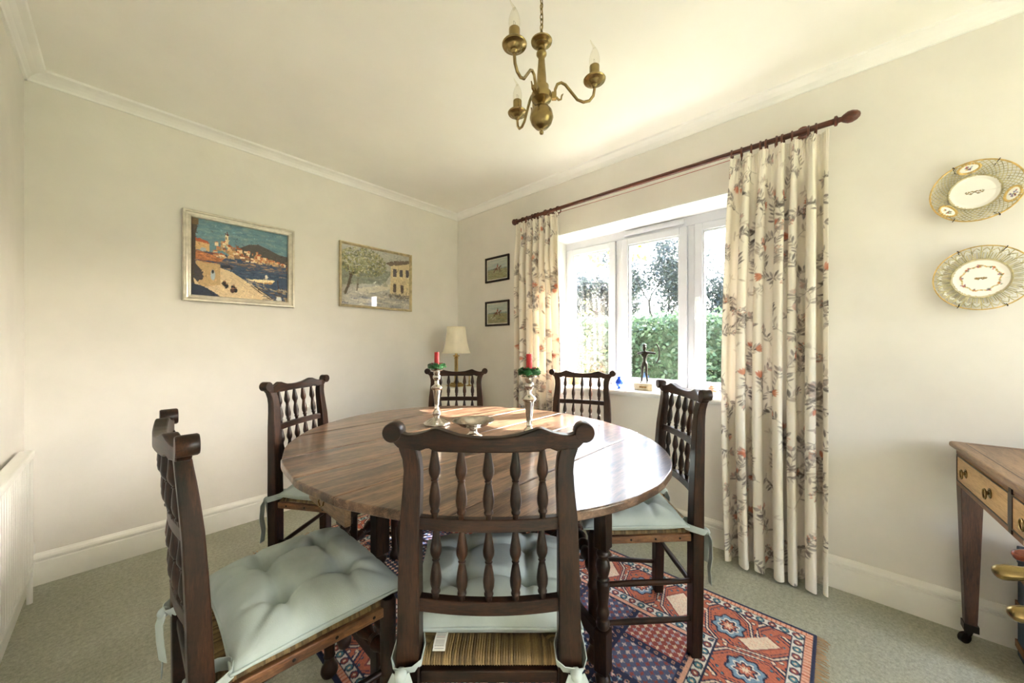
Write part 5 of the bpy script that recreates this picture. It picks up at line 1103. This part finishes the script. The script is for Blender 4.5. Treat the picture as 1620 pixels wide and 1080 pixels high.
o = tag(dw.build('driftwood', M['driftwood'], None, smooth=True), 'arched pale driftwood branch on the sill behind the left pane chair', 'driftwood'); o.location = (2.440, 1.335, SZ)
o = tag(MB().lathe([(0.016,0),(0.018,0.003),(0.010,0.008),(0.012,0.014),(0.026,0.026),(0.031,0.044),(0.027,0.060),(0.015,0.070),(0.012,0.076),(0.017,0.084),(0.014,0.084),(0.009,0.076)], 24).build('glass_vase', M['blueglass'], None, smooth=True), 'small cobalt blue glass vase on the sill left of the archer', 'vase'); o.location = (2.330, 1.118, SZ)
sp = MB(); 
for k in range(60):
    pass
sp.tube([((0.006+0.016*k/40)*math.cos(k*.5), (0.006+0.016*k/40)*math.sin(k*.5), 0.062-0.042*k/40) for k in range(41)], [0.004+0.012*k/40 for k in range(41)], 8)
o = tag(sp.build('sea_shell', M['shell'], None, smooth=True), 'small pinkish spiral shell on the sill beside the right curtain', 'shell'); o.location = (2.335, 0.540, SZ+0.006)

# ---------------------------------------------------------------- writing desk
dk = thing('writing_desk', 'mahogany writing desk with satinwood drawers against the window wall', 'desk', (2.255, -0.334, 0), math.radians(2.7))
DW, DD = 1.02, 0.56
MB().prism([(0,0), (-DW,0), (-DW,-DD), (0,-DD)], lambda a, b, t: (a, b, t), 0.744, 0.766).build('desk_top', M['desk_top'], dk, bevel=0.008, seg=3)
mb = MB(); e_ = 0.035
for (x0, x1, y0, y1) in ((-e_-.0025, -e_, -DD+e_, -e_), (-DW+e_, -DW+e_+.0025, -DD+e_, -e_), (-DW+e_, -e_, -e_-.0025, -e_), (-DW+e_, -e_, -DD+e_, -DD+e_+.0025)): mb.box(x0, x1, y0, y1, 0.7655, 0.7664)
mb.build('inlay_line', M['stringing'], dk)
MB().box(-DW+.02, -.02, -.028, -.016, .722, .744).box(-DW+.02, -.02, -.028, -.016, .600, .617).build('front_rail', M['desk_trim'], dk, bevel=.001)
MB().box(-.032, -.018, -DD+.02, -.02, .600, .744).build('side_rail', M['desk_trim'], dk, bevel=.001); MB().box(-DW+.018, -DW+.032, -DD+.02, -.02, .600, .744).build('side_rail', M['desk_trim'], dk, bevel=.001)
MB().box(-DW+.02, -.02, -DD+.016, -DD+.028, .600, .744).build('back_rail', M['desk_trim'], dk, bevel=.001)
xs = [-.038, -.508, -.528, -DW+.038]
for x0, x1 in ((xs[1], xs[0]), (xs[3], xs[2])):
    d = MB().box(x0, x1, -.40, -.0145, .619, .720).build('drawer', M['satinwood'], dk, bevel=.0015)
    mb = MB(); t_ = .004
    for (a0, a1, z0, z1) in ((x0, x1, .619, .619+t_), (x0, x1, .720-t_, .720), (x0, x0+t_, .623, .716), (x1-t_, x1, .623, .716)): mb.box(a0, a1, -.0145, -.0125, z0, z1)
    mb.build('cockbead', M['stringing'], d)
    for f in (0.22, 0.70):
        hx = x1+(x0-x1)*f; mb = MB().lathe([(0.0165,0),(0.0165,0.0015),(0.013,0.003),(0.006,0.005),(0.006,0.010)], 18, (hx, -.0143, .672), (0,1,0))
        mb.tube([(hx+.013*math.cos(a), -.003, .668+.016*math.sin(a)) for a in np.linspace(0, 2*PI, 17)[:-1]], .0024, 6, closed=True); mb.build('ring_pull', M['brass'], d, smooth=True)
MB().box(xs[2], xs[1], -.03, -.0125, .605, .735).build('drawer_divider', M['stringing'], dk)
for lx in (-.048, -DW+.048):
    for ly in (-.044, -DD+.044):
        vv = []
        for z, w in ((.60, .028), (.075, .0155)): vv += [(lx-w, ly-w, z), (lx+w, ly-w, z), (lx+w, ly+w, z), (lx-w, ly+w, z)]
        mb = MB(); mb.add(vv, [(0,1,2,3), (7,6,5,4), (0,4,5,1), (1,5,6,2), (2,6,7,3), (3,7,4,0)]).box(lx-.028, lx+.028, ly-.028, ly+.0275, .60, .744)
        lg = mb.build('leg', M['desk_leg'], dk, bevel=.0015)
        MB().box(lx-.019, lx+.019, ly-.019, ly+.019, .052, .078).tube([(lx, ly, .052), (lx-.004, ly+.006, .036), (lx-.010, ly+.014, .020)], [.011, .011, .008], 8).lathe([(0.010,-.008),(0.020,-.006),(0.020,.006),(0.010,.008)], 16, (lx-.012, ly+.016, .021), (.8,.6,0)).build('castor', M['black'], lg, smooth=True)
bx = thing('luggage_box', 'navy box with tan bands under the desk, at the right edge', 'box', (2.125, -0.615, 0))
MB().box(-.115, .115, -.12, .12, 0.002, .40).build('box_body', M['navybox'], bx, bevel=.004)
MB().box(-.117, .117, -.122, .122, .345, .408).build('lid', M['navybox'], bx, bevel=.004)
for z in (.045, .19, .31):
    mb = MB()
    for (x0, x1, y0, y1) in ((-.120, .120, .1205, .124), (-.120, .120, -.124, -.1205), (-.1205, -.117, -.124, .124), (.117, .1205, -.124, .124)): mb.box(x0, x1, y0, y1, z-.013, z+.013)
    mb.build('leather_band', M['tan'], bx)
# walking sticks in a stand at the near end of the desk, only their handles in view
st = thing('stick_stand', 'brass stick stand beyond the right edge of the picture', 'stick stand', (1.16, -0.425, 0))
mb = MB().lathe([(0.070,0),(0.085,0.004),(0.085,0.012),(0.074,0.018),(0.070,0.03),(0.070,0.44),(0.078,0.448),(0.078,0.456),(0.066,0.456),(0.066,0.03),(0.001,0.024)], 28); mb.build('stand_body', M['brass'], st, smooth=True, angle=40)
def cane(base, top, tip, hm, label, r0):
    b, t_, e = Vector(base), Vector(top), Vector(tip); c = thing('walking_stick', label, 'walking stick', base, 0, 'walking sticks in the stand')
    MB().tube([(0,0,0), tuple((t_-b)*0.5), tuple(t_-b)], [.007, .009, .010], 10).build('shaft', M['desk_leg'], c, smooth=True)
    d = e-t_; pts = [t_-b+d*f+Vector((0, 0, .012*math.sin(f*PI)-.004*f)) for f in (-.25, 0, .3, .6, .85, .95, 1.0, 1.02)]
    h_ = MB().tube(pts, [r0*.7, r0*.9, r0*.82, r0*.9, r0*1.12, r0*1.05, r0*.75, r0*.35], 14).build('handle', M[hm], c, smooth=True)
    MB().tube([pts[2]-d*.015, pts[2]+d*.05], r0*1.0, 14).tube([pts[3]-d*.015, pts[3]+d*.04], r0*1.06, 14).build('collar', M[hm], h_, smooth=True)
cane((1.18, -0.44, .03), (1.150, -0.330, .712), (1.130, -0.224, .718), 'brass', 'walking stick with an embossed brass handle, the longest at the right edge', .0125)
cane((1.15, -0.46, .03), (1.215, -0.365, .725), (1.205, -0.262, .733), 'redwood', 'walking stick with a plain red-brown handle, topmost at the right edge', .0105)
cane((1.19, -0.465, .03), (1.105, -0.345, .664), (1.075, -0.230, .672), 'brass', 'walking stick with a rounded brass handle, lowest at the right edge', .0125)
